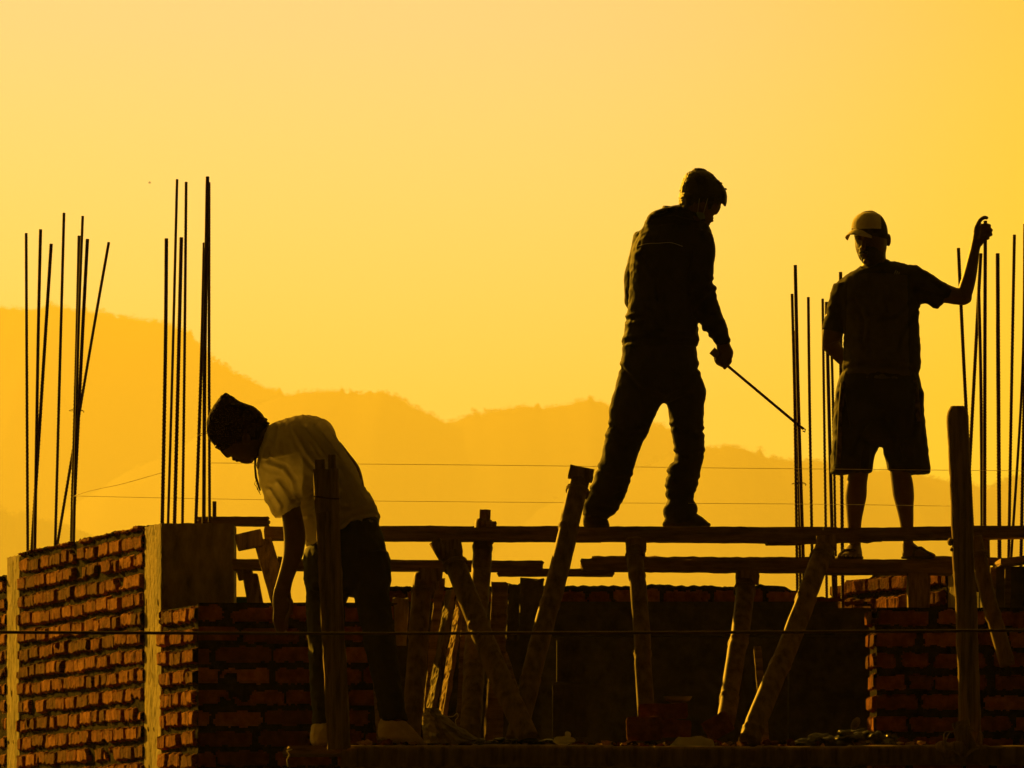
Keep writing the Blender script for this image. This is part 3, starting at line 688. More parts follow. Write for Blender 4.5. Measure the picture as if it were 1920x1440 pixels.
# ------------------------------------------------------------------ strings and cable
def strand(name, pts, Ys, r, m, lab, sag=0):
    Q = []
    for k in range((len(pts) - 1) * 12 + 1):
        s = cat(pts, k / 12); t = k / ((len(pts) - 1) * 12); Q.append(P(s[0], s[1], Ys[0] + (Ys[1] - Ys[0]) * t))
    tag(mk(name, *tube(Q, r, 6), m, None, True), lab, name.replace('_', ' '))
strand('string_line', [(394, 868), (900, 872), (1400, 878), (2050, 884)], (30.25, 30.15), .0011, M['string'], 'upper thin mason string crossing behind the standing man to the shorts hem')
strand('string_line', [(140, 930), (500, 937), (1000, 942), (1500, 945), (1785, 949)], (31.9, 28.75), .001, M['string'], 'lower thin mason string stretched from the left rods to the tall right post')
strand('string_line', [(140, 930), (170, 920), (230, 907), (304, 886)], (32.2, 30.8), .0014, M['string'], 'short loose string slanting up from the left rods to the pillar rods')
strand('cable', [(-300, 1183), (0, 1185.5), (600, 1188), (1000, 1187), (1500, 1185), (2300, 1179)], (22, 22), .0054, M['cable'], 'dark cable strung across the whole foreground')

# ------------------------------------------------------------------ clutter on the low deck
def lump(mb, c, r, amp, seed, n=14, m=0):
    V, Fc = ell(c, r, n)
    V = [v + Vector((nz(v.x * 26 + seed, v.y * 26, v.z * 26), nz(v.y * 26, v.x * 26 + seed, 3), nz(v.z * 26, v.x * 26, seed))) * amp for v in V]
    mb.add(V, Fc, m)
mb = MB()
R = []
for k in range(26):
    t = k / 25; y = 1328 + (1394 - 1328) * t
    x1 = 797 - 4 * math.sin(t * 3) + 5 * nz(t * 8, 0, 0); x2 = 822 + 92 * t ** 1.3 + 6 * nz(t * 9, 4, 0)
    A = P(x1, y, 28.95); B = P(x2, y, 28.95); c = (A + B) / 2; a = (B - A) / 2
    R.append([c + a * math.cos(q) * (1 + .10 * nz(j * .9, t * 5, 0)) + Vector((0, .09 * math.sin(q) * (1 + .3 * nz(j * .8, t * 7, 2)), 0)) for j, q in enumerate([2 * math.pi * j / 30 for j in range(30)])])
mb.add(*rings(R)); tag(mb.build('plastic_sack', M['sack']), 'crumpled glinting plastic sack at the foot of the sunlit boards', 'sack')
def brick_obj(px, py, w, h, Y, rot, lab, mt='brick', d=.11):
    mb = MB(); c = P(px, py, Y); ca, sa = math.cos(rot), math.sin(rot); W2, H2 = px_m(w, Y) / 2, px_m(h, Y) / 2
    bm = bmesh.new(); bmesh.ops.create_cube(bm, size=1); bmesh.ops.subdivide_edges(bm, edges=bm.edges, cuts=6, use_grid_fill=True)
    for v in bm.verts:
        q = Vector((v.co.x * W2 * 2, v.co.y * d, v.co.z * H2 * 2)); k = 1 - .04 * (abs(v.co.x) > .45) * (abs(v.co.z) > .45)
        q = Vector((q.x * k * ca - q.z * k * sa, q.y, q.x * k * sa + q.z * k * ca)) + Vector((1, 1, 1)) * .004 * nz(v.co.x * 5 + px, v.co.y * 5, v.co.z * 5)
        v.co = c + q
    me = bpy.data.meshes.new('loose_brick'); bm.to_mesh(me); bm.free(); me.materials.append(M[mt])
    o = bpy.data.objects.new('loose_brick', me); COL.objects.link(o); return tag(o, lab, 'brick', 'loose bricks on the low deck')
brick_obj(1243, 1334, 92, 28, 29.25, .02, 'topmost loose brick of the small heap under the bowl')
brick_obj(1208, 1366, 66, 44, 29.05, .03, 'rough brick at the bottom left of the small heap')
brick_obj(1264, 1366, 62, 32, 29.2, -.03, 'brick at the bottom right of the small heap')
brick_obj(1346, 1362, 50, 40, 28.95, .5, 'tilted chipped brick leaning beside the heap')
mb = MB(); R = []
for (r, z) in ((.028, 0), (.055, .012), (.064, .026), (.066, .030), (.060, .027), (.05, .016), (.01, .006)):
    R.append([P(1271, 1318, 29.25) + Vector((r * math.cos(q), r * math.sin(q), z)) for q in [2 * math.pi * j / 28 for j in range(28)]])
mb.add(*rings(R)); tag(mb.build('metal_bowl', M['piping'], None, True), 'shallow metal bowl resting on the brick heap', 'bowl')
mb = MB(); lump(mb, tuple(P(1298, 1398, 28.85)), (.10, .06, .045), .012, 4); tag(mb.build('cloth_rag', M['tee'], None, True), 'pale rag in front of the brick heap', 'rag')
mb = MB(); lump(mb, tuple(P(1058, 1388, 28.8)), (.05, .04, .018), .012, 8); lump(mb, tuple(P(1063, 1376, 28.8)), (.014, .02, .014), .012, 2)
tag(mb.build('cloth_rag', M['tee'], None, True), 'small crumpled white scrap glowing in the sun, right of the crossing props', 'rag')
mb = MB()
for k in range(34):
    x = 1500 + 180 * random.random(); t = 1 - abs(x - 1600) / 120
    lump(mb, tuple(P(x, 1398 - random.random() * 34 * max(.2, t), 28.9 + random.random() * .3)), (random.uniform(.02, .05), .04, random.uniform(.012, .03)), .018, k)
tag(mb.build('plastic_sheet', M['black_plastic'], None, True), 'heap of glistening black plastic sheet on the low deck at right', 'plastic sheet')
mb = MB()
for k in range(26):
    x = 890 + 150 * random.random()
    lump(mb, tuple(P(x, 1396 - random.random() * 10, 28.9)), (random.uniform(.015, .035), .03, random.uniform(.006, .012)), .010, k + 50)
tag(mb.build('plastic_sheet', M['black_plastic'], None, True), 'flat strip of wet black plastic at the feet of the crossing props', 'plastic sheet')
mb = MB(); V, Fc = ell((0, 0, 0), (.018, .018, .032)); c = P(1604, 1357, 28.95)
mb.add([Vector((v.x * math.cos(.5) + v.z * math.sin(.5), v.y, -v.x * math.sin(.5) + v.z * math.cos(.5))) + c for v in V], Fc)
tag(mb.build('pebble', M['concrete'], None, True), 'single smooth pale stone glinting on the black plastic heap', 'stone')
mb = MB(); mb.add(*board_g(P(1800, 1352, 28.55), P(1818, 1412, 28.55), .075, .06, seg=.008, amp=.010, seed=4, rag=.01)); lump(mb, tuple(P(1790, 1402, 28.55)), (.07, .05, .035), .025, 5, 18); tag(mb.build('burlap_bundle', M['post'], None, True), 'rough cloth bundle tied at the foot of the tall right post', 'bundle')
Q = [P(1806 + (30 + 7 * math.sin(q * 2.3)) * math.cos(q) , 1388 + 28 * math.sin(q) + 5 * math.sin(5 * q), 28.47 + .01 * math.sin(q * 3)) for q in [k * .16 for k in range(90)]]
tag(mk('rope', *tube(Q, .0028, 6), M['board'], None, True), 'rope looped round the bundle at the foot of the tall right post', 'rope')
Q = [P(540, 1438, 28.5), P(538, 1425, 28.5), P(543, 1415, 28.5), P(538, 1408, 28.5), P(548, 1405, 28.5)]
tag(mk('wire_scrap', *tube(Q, .003, 6), M['string'], None, True), 'twisted bright scrap of wire low at left below the deck edge', 'wire')
Q = [P(x, y, 28.8) for x, y in ((832, 1342), (842, 1344), (850, 1343), (857, 1337), (859, 1344), (854, 1350), (855, 1358), (857, 1362))]
tag(mk('wire_scrap', *tube([Vector(cat([tuple(p) for p in Q], k / 4)) for k in range(29)], .0018, 6), M['string'], None, True), 'thin bright curl of wire beside the plastic sack', 'wire')
mb = MB(); rr_ = random.Random(12)
for k in range(260):
    x = rr_.uniform(660, 1760); rz = rr_.uniform(.004, .016); yy = rr_.uniform(28.9, 29.7)
    c = Vector((X(x, yy), yy, .592 + rz * .4)); V, Fc = ell(tuple(c), (rz * rr_.uniform(.8, 2.4), rz, rz * .7), 5)
    mb.add([v + Vector((nz(v.x * 90, v.y * 90, k), nz(v.y * 90, v.z * 90, k + 2), nz(v.z * 90, v.x * 90, k))) * rz for v in V], Fc, k % 3)
tag(mb.build('rubble', [M['mortar'], M['brick_dark'], M['cut_wood']]), 'crumbs of mortar, brick and splinters strewn over the low deck', 'rubble', kind='stuff')
mb = MB(); prism(mb, [(X(439, 32.5), 32.5), (X(486, 32.5), 32.5), (X(486, 32.5), 32.6), (X(439, 32.5), 32.6)], ZB, Z(1119, 32.5))
tag(mb.build('tarpaulin', M['tarp']), 'strip of dark green sheeting in the gap right of the tall pillar', 'tarpaulin')

bc = P(281, 343, 150)
e = mk('bird', *ell(tuple(bc), (.028, .010, .010)), M['hair'], None, True); tag(e, 'tiny dark bird flying high in the left of the sky', 'bird')
for sx in (-1, 1): mk('wing', [bc + Vector(q) for q in ((.012, sx * .01, .004), (-.016, sx * .01, .004), (-.020, sx * .06, .022), (.004, sx * .065, .024), (.012, sx * .01, .007), (-.016, sx * .01, .007), (-.020, sx * .06, .025), (.004, sx * .065, .027))], [[0, 1, 2, 3], [7, 6, 5, 4], [0, 4, 5, 1], [1, 5, 6, 2], [2, 6, 7, 3], [3, 7, 4, 0]], M['hair'], e)

# ------------------------------------------------------------------ people
def dz_(S, Y, B=None): return [tuple(s[:4]) + ((s[4] if len(s) > 4 else Y), (s[5] if len(s) > 5 else B)) for s in S]
def shrink(S, f=.84): return [((s[0] + s[2]) / 2 - (s[2] - s[0]) / 2 * f, (s[1] + s[3]) / 2 - (s[3] - s[1]) / 2 * f, (s[0] + s[2]) / 2 + (s[2] - s[0]) / 2 * f, (s[1] + s[3]) / 2 + (s[3] - s[1]) / 2 * f, s[4], s[5] * f) for s in S]
def chain(pts, rad): return tube(pts, rad, 10)
def lin(A, B, t): return A + (B - A) * t
def finger(pts, r):
    Q = []; n = 5
    for k in range((len(pts) - 1) * n + 1): Q.append(Vector(cat([tuple(p) for p in pts], k / n)))
    m = len(Q); rad = [r * (1.0 - .22 * i / (m - 1)) for i in range(m)]
    rad[-1] *= .55; d = (Q[-1] - Q[-2]).normalized(); Q[-1] += d * r * .3
    for kn in range(1, len(pts) - 1): rad[kn * n] *= 1.07
    return tube(Q, rad, 10)
def grip(axis_pt, axis_dir, n1, n2, R, spots, r, a0=-40, a1=230):
    """fingers closed round a rod: each starts at the palm side n1 and curls round by n2"""
    out = []
    for i, (s, f) in enumerate(spots):
        c = axis_pt + axis_dir * s
        pts = [c + (n1 * math.cos(math.radians(a)) + n2 * math.sin(math.radians(a))) * (R + (.010 if k == 0 else 0)) for k, a in enumerate([a0 + (a1 * f - a0) * j / 5 for j in range(6)])]
        out.append(finger(pts, r * (1 if i < 3 else .88)))
    return out

# ---- the man in a dark jacket, seen from behind, looking down to the right
Y2 = 29.93
tor = dz_([(1244, 391, 1312, 398, Y2, .07), (1217, 407, 1324, 420, Y2, .10), (1200, 437, 1334, 434, Y2, .13), (1187, 458, 1332, 452, Y2, .145), (1182, 490, 1326, 490, Y2, .145), (1180, 530, 1320, 530, Y2, .14),
           (1178, 570, 1312, 572, Y2, .135), (1173, 610, 1308, 610, Y2, .13), (1169, 640, 1309, 636, Y2, .13), (1168, 655, 1306, 650, Y2, .128)], Y2)
armR = [(1282, 432, 1335, 438, Y2 - .03, .07), (1280, 480, 1341, 468, Y2 - .05, .068), (1282, 525, 1337, 513, Y2 - .06, .062), (1290, 562, 1341, 545, Y2 - .07, .060), (1305, 596, 1351, 580, Y2 - .08, .056), (1318, 613, 1360, 606, Y2 - .09, .050), (1331, 630, 1366, 625, Y2 - .10, .044), (1341, 644, 1367, 634, Y2 - .10, .038)]
armL = [(1188, 440, 1228, 440, Y2 + .04, .06), (1180, 475, 1215, 475, Y2 + .05, .06), (1172, 512, 1208, 515, Y2 + .06, .058), (1169, 548, 1205, 550, Y2 + .08, .056), (1172, 574, 1205, 585, Y2 + .12, .05), (1185, 590, 1215, 610, Y2 + .20, .045)]
pel = dz_([(1168, 648, 1305, 648), (1163, 690, 1311, 690), (1157, 715, 1315, 715), (1152, 733, 1318, 733)], Y2, .125)
legL = [(1160, 705, 1258, 715, Y2, .105), (1150, 738, 1246, 745, Y2 - .01, .10), (1142, 772, 1231, 775, Y2 - .02, .095), (1142, 797, 1218, 803, Y2 - .02, .088), (1137, 816, 1209, 822, Y2 - .03, .084), (1130, 845, 1196, 850, Y2 - .04, .078), (1121, 878, 1186, 884, Y2 - .05, .074), (1113, 903, 1177, 914, Y2 - .05, .072), (1101, 930, 1167, 940, Y2 - .05, .070), (1094, 950, 1155, 960, Y2 - .05, .068), (1094, 966, 1139, 973, Y2 - .05, .062)]
legR = [(1228, 705, 1315, 705, Y2 + .02, .10), (1242, 738, 1323, 733, Y2 + .02, .098), (1251, 768, 1321, 766, Y2 + .02, .092), (1258, 800, 1318, 800, Y2 + .02, .085), (1263, 835, 1321, 832, Y2 + .02, .08), (1265, 864, 1318, 862, Y2 + .02, .075), (1255, 872, 1316, 872, Y2 + .02, .075), (1249, 893, 1311, 895, Y2 + .02, .072), (1247, 915, 1304, 917, Y2 + .02, .068), (1253, 938, 1297, 938, Y2 + .02, .062)]
cuffR = dz_([(1248, 946, 1302, 943), (1245, 952, 1306, 950), (1245, 962, 1306, 960), (1248, 973, 1302, 972)], Y2 + .02, .072)
headS = dz_([(1302, 324, 1326, 326), (1288, 334, 1340, 336), (1281, 348, 1349, 350), (1278, 362, 1354, 364), (1277, 376, 1354, 378), (1277, 388, 1349, 390), (1280, 398, 1342, 399), (1286, 407, 1336, 407), (1294, 414, 1335, 414), (1306, 420, 1331, 420)], Y2 - .02, .072)
headS = [s[:5] + (b,) for s, b in zip(headS, (.035, .06, .071, .075, .075, .072, .066, .058, .048, .032))]
neck = dz_([(1274, 380, 1322, 392), (1270, 396, 1320, 410), (1262, 415, 1322, 430)], Y2, .055)
HY = Y2 - .10
rd = (P(1508, 806, HY) - P(1336, 663, HY)).normalized(); n1 = Vector((rd.z * -1, 0, rd.x)); n1 = n1 if n1.z > 0 else -n1
palm = [(1342, 640, 1364, 633, HY, .027), (1344, 654, 1370, 648, HY, .026), (1347, 666, 1375, 659, HY, .026), (1352, 676, 1374, 669, HY, .024), (1360, 681, 1371, 676, HY, .018)]
ax = P(1358, 681, HY)
fing = grip(ax, rd, n1, Vector((0, -1, 0)), .0165, [(.016, 1.0), (-.002, 1.02), (-.020, 1.0), (-.037, .95)], .0092, a0=35, a1=250)
kn = [finger([P(1366 - 3 * i, 660 + 3 * i, HY - .012), ax + rd * (.016 - .018 * i) + n1 * .024 + Vector((0, -.014, 0)), ax + rd * (.016 - .018 * i) + Vector((0, -.026, 0))], .0095) for i in range(4)]
thumb = finger([P(1346, 664, HY), P(1342, 672, HY + .02), P(1346, 681, HY + .03), P(1356, 686, HY + .026)], .0105)
nose = [loft([(1347, 386, 1352, 388, Y2 - .02, .010), (1344, 395, 1348, 397, Y2 - .02, .013), (1338, 401, 1344, 402, Y2 - .02, .014)], 3, 12)]
lips = [ell(tuple(P(1336, 409, Y2 - .02)), (.006, .02, .006)), ell(tuple(P(1335.5, 414, Y2 - .02)), (.007, .02, .006)), ell(tuple(P(1345, 386, Y2 - .02)), (.012, .045, .010))]
ear = [ell(tuple(P(1318, 384, Y2 - .094)), (.017, .010, .028))]
eyes = [ell(tuple(P(1343, 391, Y2 - .02 + s)), (.008, .011, .008)) for s in (-.03, .03)]
feet2 = [loft([(1096, 962, 1130, 965, Y2 - .05, .035), (1096, 980, 1140, 982, Y2 - .05, .038)], 3), loft([(1255, 950, 1295, 950, Y2 + .02, .04), (1250, 980, 1315, 980, Y2 + .02, .04)], 3)]
body = skin('person', [loft(headS), loft(neck), loft(shrink(tor)), loft(shrink(armR)), loft(shrink(armL, .8)), loft(shrink(pel)), loft(shrink(legL, .8)), loft(shrink(legR, .8)), loft(palm), thumb] + fing + kn + nose + lips + ear + eyes + feet2, .0042, M['skin'], None, sm=2)
tag(body, 'man in dark hooded jacket standing on the walkway, looking down, holding a hooked rod', 'person')
jk = skin('jacket', [loft(tor, ends=False), loft(armR, ends=False), loft(armL)] + [loft(dz_([(1216, 411, 1250, 400), (1220, 404, 1262, 392), (1240, 393, 1290, 392)], Y2 - .01, .10))] +
          [loft([(1244, 386, 1262, 402, Y2, .075), (1262, 388, 1300, 402, Y2 - .01, .085), (1300, 396, 1326, 420, Y2 - .01, .07)])] + [loft(dz_([(1338, 640, 1364, 628), (1344, 648, 1369, 636)], HY, .037))], .006, M['jacket'], body, wr=.005, ws=10, sm=2)
tr = skin('trousers', [loft(pel), loft(legL, ends=False), loft(legR, ends=False), loft(cuffR)], .006, M['trouser'], body, wr=.005, ws=9, sm=2)
hair_ = dz_([(1298, 320, 1326, 321), (1288, 325, 1338, 328), (1281, 336, 1347, 341), (1276, 350, 1355, 352), (1274, 364, 1360, 366), (1273, 376, 1359, 372)], Y2 - .02, .08)
hair_ = [s[:5] + (b,) for s, b in zip(hair_, (.03, .06, .077, .081, .082, .078))]
hp = [loft(hair_), loft(dz_([(1273, 370, 1300, 374), (1273, 384, 1296, 388)], Y2 - .02, .065)), loft(dz_([(1335, 342, 1352, 344), (1340, 354, 1360, 356), (1347, 366, 1363, 370), (1353, 376, 1362, 380), (1356, 382, 1361, 386)], Y2 - .02, .045))]
hp += [loft(dz_([(1274, 366, 1312, 372), (1275, 380, 1306, 384), (1277, 389, 1294, 391)], Y2 - .02, .077)), loft([(1322, 366, 1342, 368, Y2 - .088, .012), (1326, 380, 1338, 381, Y2 - .086, .010), (1328, 392, 1334, 392, Y2 - .082, .008)])]
creases(jk, [[(1305, 585), (1325, 560), (1338, 548)], [(1300, 560), (1318, 545), (1336, 530)], [(1312, 610), (1335, 590)], [(1325, 625), (1350, 608)], [(1200, 480), (1230, 520), (1235, 560)], [(1300, 470), (1290, 520)], [(1175, 640), (1230, 630), (1300, 638)], [(1178, 600), (1215, 590)],
            [(1225, 408), (1262, 400), (1310, 412)], [(1222, 420), (1262, 416), (1318, 428)]], .008, 4.5)
creases(tr, [[(1165, 690), (1200, 730), (1240, 742)], [(1310, 690), (1280, 730), (1250, 745)], [(1146, 800), (1175, 815), (1205, 812)], [(1140, 822), (1170, 840)], [(1120, 880), (1150, 900), (1180, 895)], [(1105, 920), (1135, 935), (1165, 925)], [(1262, 800), (1290, 815), (1318, 810)],
            [(1260, 850), (1290, 860), (1316, 850)], [(1252, 890), (1280, 905), (1306, 900)], [(1250, 918), (1275, 930), (1298, 925)], [(1120, 950), (1150, 955)]], .006, 4.5)
rr = random.Random(3)
for k in range(70):
    q = rr.random()
    a = (rr.uniform(1278, 1356), rr.uniform(325, 345)) if q < .45 else ((rr.uniform(1275, 1282), rr.uniform(350, 384)) if q < .7 else (rr.uniform(1350, 1361), rr.uniform(352, 378)))
    dd = (a[0] - 1316, a[1] - 360); l = math.hypot(*dd); dd = (dd[0] / l, dd[1] / l)
    s = (a[0], 0)
    base = P(a[0], a[1], Y2 - .02 + rr.uniform(-.05, .05)); tip = base + Vector((dd[0] * .005 + rr.uniform(-.003, .005), rr.uniform(-.01, .01), -dd[1] * .004 - .004))
    if a[1] < 346: base = P(a[0], 321 + abs(a[0] - 1312) ** 1.6 * .062, base.y); tip = base + Vector((rr.uniform(.002, .010), 0, rr.uniform(.000, .003)))
    hp.append(tube([base - Vector((dd[0], 0, -dd[1])) * .012, base, tip], [.006, .0045, .0012], 6))
for k in range(26):
    x = 1282 + 3.0 * k + rr.uniform(-1, 1); dep = Y2 - .02 - .078 * math.sqrt(max(.05, 1 - ((x - 1317) / 44) ** 2)); ln = rr.uniform(2, 8) * (1.5 if x < 1300 else .8)
    hp.append(tube([P(x, 372, dep + .004), P(x + 1, 378, dep - .001), P(x + rr.uniform(0, 3), 378 + ln, dep + .003)], [.007, .006, .0016], 6))
skin('hair', hp, .0032, M['hair'], body, wr=.002, ws=40, sm=1)
def shoe(parts, mt, par, name='shoe'): return skin(name, parts, .0045, mt, par, wr=.0012, ws=20, sm=3)
shoe([loft([(1095, 963, 1132, 968, Y2 - .05, .040), (1093, 974, 1140, 975, Y2 - .06, .044), (1094, 986, 1143, 986, Y2 - .06, .046)])], M['shoe'], body)
shoe([loft([(1252, 962, 1308, 964, Y2 + .02, .045), (1247, 970, 1320, 972, Y2 + .02, .048), (1244, 979, 1330, 981, Y2 + .02, .05)]), loft([(1242, 979, 1333, 981, Y2 + .02, .052), (1242, 987, 1333, 987, Y2 + .02, .052)], ends=False)], M['shoe'], body)
line_on(jk, [(1196, 462), (1212, 457), (1235, 456), (1258, 455), (1280, 462)], .0013, 'back_seam', M['piping'], body)
for (p, q) in (((1311.5, 372), (1308, 399)), ((1327, 372), (1319, 400))):
    a = P(p[0], p[1], Y2 - .108); b = P(q[0], q[1], Y2 - .098); mk('mask_strap', *tube([a, lin(a, b, .5) + Vector((0, -.004, 0)), b], .0011, 6), M['strap'], body, True)
skin('face_mask', [loft([(1305, 399, 1320, 400, Y2 - .085, .012), (1307, 405, 1322, 405, Y2 - .08, .012), (1312, 411, 1322, 409, Y2 - .075, .008)])], .003, M['mask'], body, sm=2)
# his tool
e = empty('hooked_rod', ax); tag(e, 'long thin metal rod with hooked tip, held in the hand of the jacketed man', 'tool')
mk('shaft', *tube([P(1338, 664, HY), P(1500, 799.5, HY), P(1507, 804.5, HY)], px_m(2.6, HY), 10), M['steel'], e, True)
mk('hook', *tube([P(1505, 803, HY), P(1510, 805, HY), P(1509, 810, HY), P(1505, 808, HY)], .0032, 8), M['steel'], e, True)
mk('grip_block', *board_g(P(1335, 657, HY), P(1350, 670, HY), px_m(14, HY), .03, amp=.001, seg=.01, rag=.003), M['post'], e)

# ---- the man in cap and shorts
Y3 = 30.45
tor = dz_([(1614, 499, 1672, 491, Y3, .065), (1598, 509, 1690, 494, Y3, .09), (1580, 522, 1708, 500, Y3, .11), (1567, 536, 1720, 515, Y3, .12), (1566, 560, 1723, 548, Y3, .13), (1575, 590, 1722, 585, Y3, .13), (1583, 620, 1723, 620, Y3, .13), (1583, 650, 1726, 648, Y3, .135), (1581, 680, 1726, 680, Y3, .135), (1580, 700, 1723, 698, Y3, .135), (1586, 714, 1716, 712, Y3, .13)], Y3)
slL = [(1563, 532, 1604, 528, Y3, .065), (1556, 558, 1597, 565, Y3 + .01, .065), (1549, 588, 1591, 597, Y3 + .02, .062), (1541, 618, 1585, 626, Y3 + .03, .058)]
slR = [(1706, 496, 1700, 570, Y3, .075), (1724, 500, 1720, 570, Y3 - .01, .072), (1748, 516, 1738, 570, Y3 - .03, .062), (1770, 529, 1749, 576, Y3 - .04, .056), (1790, 540, 1758, 580, Y3 - .05, .054)]
aL = [(1548, 590, 1584, 600, Y3 + .02, .045), (1542, 620, 1581, 628, Y3 + .03, .043), (1541, 645, 1575, 640, Y3 + .05, .042), (1545, 656, 1572, 638, Y3 + .07, .040), (1558, 669, 1580, 650, Y3 + .11, .036), (1574, 684, 1592, 668, Y3 + .16, .030), (1590, 697, 1605, 682, Y3 + .19, .026)]
aR1 = [(1755, 520, 1748, 572, Y3 - .03, .046), (1775, 532, 1768, 568, Y3 - .045, .044), (1797, 541, 1790, 571, Y3 - .055, .042), (1812, 547, 1808, 572, Y3 - .06, .038), (1820, 552, 1817, 568, Y3 - .06, .025)]
aR2 = [(1793, 552, 1819, 564, Y3 - .06, .036), (1798, 536, 1826, 542, Y3 - .06, .038), (1804, 518, 1831, 518, Y3 - .06, .037), (1812, 490, 1834.5, 492, Y3 - .055, .031), (1819, 465, 1837, 470, Y3 - .05, .025), (1823, 448, 1841, 456, Y3 - .05, .022)]
palm = [(1822, 452, 1842, 460, HR + .004, .020), (1825, 438, 1846, 452, HR + .004, .020), (1828, 430, 1850, 440, HR + .006, .020), (1832, 426, 1850, 430, HR + .008, .016), (1840, 420, 1850, 424, HR + .008, .012)]
rod_ax = P(1847.5, 432, HR); rdir = Vector((0, 0, 1))
f3 = []
for i, (py, f, xx) in enumerate(((423, 1.0, 1856), (431.5, 1.0, 1859), (439.5, .95, 1858.5))):
    b0 = P(1838, py + 1, HR - .022); f3.append(finger([b0, P(1848, py - 1, HR - .022), P(xx - 1, py, HR - .010), P(xx - 2, py + 1, HR + .008), P(1848, py + 3, HR + .020)], .0098))
f3.append(finger([P(1834, 448, HR - .016), P(1843, 448, HR - .022), P(1851, 447, HR - .016), P(1853, 447, HR + .002), P(1847, 449, HR + .016)], .0085))
idx = finger([P(1829, 436, HR + .006), P(1831, 426, HR + .004), P(1837, 414, HR + .002), P(1845, 408, HR), P(1852, 409, HR - .002)], .0112)
headS = [(1612, 403, 1648, 404, Y3 - .02, .06), (1602, 414, 1658, 416, Y3 - .02, .085), (1600, 430, 1662, 432, Y3 - .02, .094), (1602, 446, 1663, 446, Y3 - .02, .094), (1603, 458, 1663, 458, Y3 - .03, .09), (1605, 469, 1662, 469, Y3 - .04, .082), (1609, 479, 1659, 479, Y3 - .045, .075), (1615, 488, 1652, 488, Y3 - .055, .066), (1622, 495, 1642, 495, Y3 - .065, .045)]
neck = [(1620, 478, 1661, 470, Y3, .055), (1618, 492, 1662, 488, Y3, .058), (1610, 506, 1672, 500, Y3, .062)]
calfL = dz_([(1590, 850, 1636, 850), (1592, 880, 1630, 880), (1587, 905, 1626, 905), (1584.5, 928, 1625, 930), (1586, 950, 1621, 950), (1588, 975, 1616, 975), (1590, 1000, 1614, 1000), (1591, 1020, 1614, 1020), (1590, 1036, 1616, 1036)], Y3, .05)
calfL = [s[:5] + (b,) for s, b in zip(calfL, (.06, .056, .054, .052, .048, .04, .034, .034, .036))]
calfR = dz_([(1664, 850, 1704, 850), (1668, 880, 1706, 880), (1671, 905, 1712, 905), (1674, 928, 1714, 930), (1680, 950, 1713, 950), (1686, 975, 1713, 975), (1690, 1000, 1712, 1000), (1692, 1018, 1712, 1018), (1690, 1034, 1714, 1034)], Y3, .05)
calfR = [s[:5] + (b,) for s, b in zip(calfR, (.06, .056, .054, .052, .048, .04, .034, .034, .036))]
def toes(x0, dx, y, Y, dY, k=5): return [finger([P(x0 + dx * i, y, Y + dY * i), P(x0 + dx * i - 3, y + 3, Y + dY * i - .02), P(x0 + dx * i - 4, y + 4, Y + dY * i - .04)], .0095 - .0008 * i) for i in range(k)]
ftL = [loft([(1590, 1022, 1614, 1022, Y3, .034), (1582, 1033, 1616, 1032, Y3 - .03, .055), (1574, 1040, 1617, 1040, Y3 - .05, .075), (1570, 1045, 1617, 1046, Y3 - .05, .08)])] + toes(1576, 7.5, 1040, Y3 - .11, -.004)
ftR = [loft([(1691, 1018, 1713, 1018, Y3, .034), (1691, 1028, 1726, 1028, Y3 - .01, .036), (1691, 1038, 1742, 1036, Y3 - .02, .042), (1692, 1045, 1750, 1044, Y3 - .02, .044)])] + [finger([P(1738, 1037 + i * .5, Y3 - .05 + i * .018), P(1746, 1039 + i * .5, Y3 - .05 + i * .018), P(1753 - i * 1.5, 1042, Y3 - .05 + i * .018)], .010 - .001 * i) for i in range(5)]
nose = [loft([(1616, 446, 1622, 446, Y3 - .112, .008), (1615, 456, 1623, 456, Y3 - .122, .010), (1613, 465, 1624, 465, Y3 - .130, .012), (1615, 469, 1623, 469, Y3 - .12, .008)], 3, 12)]
face = [ell(tuple(P(1610, 448, Y3 - .100)), (.010, .006, .006)), ell(tuple(P(1630, 448, Y3 - .103)), (.010, .006, .006)), ell(tuple(P(1620, 443, Y3 - .10)), (.040, .012, .007)),
        ell(tuple(P(1621, 477, Y3 - .112)), (.017, .010, .0045)), ell(tuple(P(1622, 481, Y3 - .110)), (.015, .010, .005)), ell(tuple(P(1626, 490, Y3 - .10)), (.02, .018, .016))]
ear = [ell(tuple(P(1666, 450, Y3 - .01)), (.012, .016, .031))]
hips = dz_([(1580, 696, 1722, 696), (1571, 722, 1727, 720), (1566, 755, 1730, 755), (1564, 790, 1733, 790), (1562, 815, 1736, 815)], Y3, .13)
shL = dz_([(1565, 770, 1655, 775), (1563, 800, 1652, 806), (1561, 832, 1648, 832), (1558, 860, 1640, 858), (1557, 888, 1634, 885)], Y3, .11)
shR = dz_([(1642, 775, 1731, 770), (1648, 806, 1735, 800), (1654, 832, 1739, 830), (1660, 858, 1741, 858), (1665, 882, 1744, 888)], Y3, .11)
thighs = [loft(shrink([shL[0], shL[2], shL[3]] + [(1588, 870, 1634, 870, Y3, .07)], .85)), loft(shrink([shR[0], shR[2], shR[3]] + [(1664, 870, 1708, 870, Y3, .07)], .85))]
body = skin('person', [loft(headS), loft(neck), loft(shrink(tor)), loft(aL), loft(aR1), loft(aR2), loft(palm), idx, loft(calfL), loft(calfR), loft(shrink(hips, .8))] + thighs + f3 + nose + face + ear + ftL + ftR, .0042, M['skin'], None, sm=2)
tag(body, 'man in cap, t-shirt and shorts with one arm raised, gripping a steel rod', 'person')
sh = skin('t_shirt', [loft(tor, ends=False), loft(slL, ends=False), loft(slR, ends=False)], .0058, M['shirt'], body, wr=.006, ws=9, sm=2)
sh.data.materials.append(M['shirt_dark'])
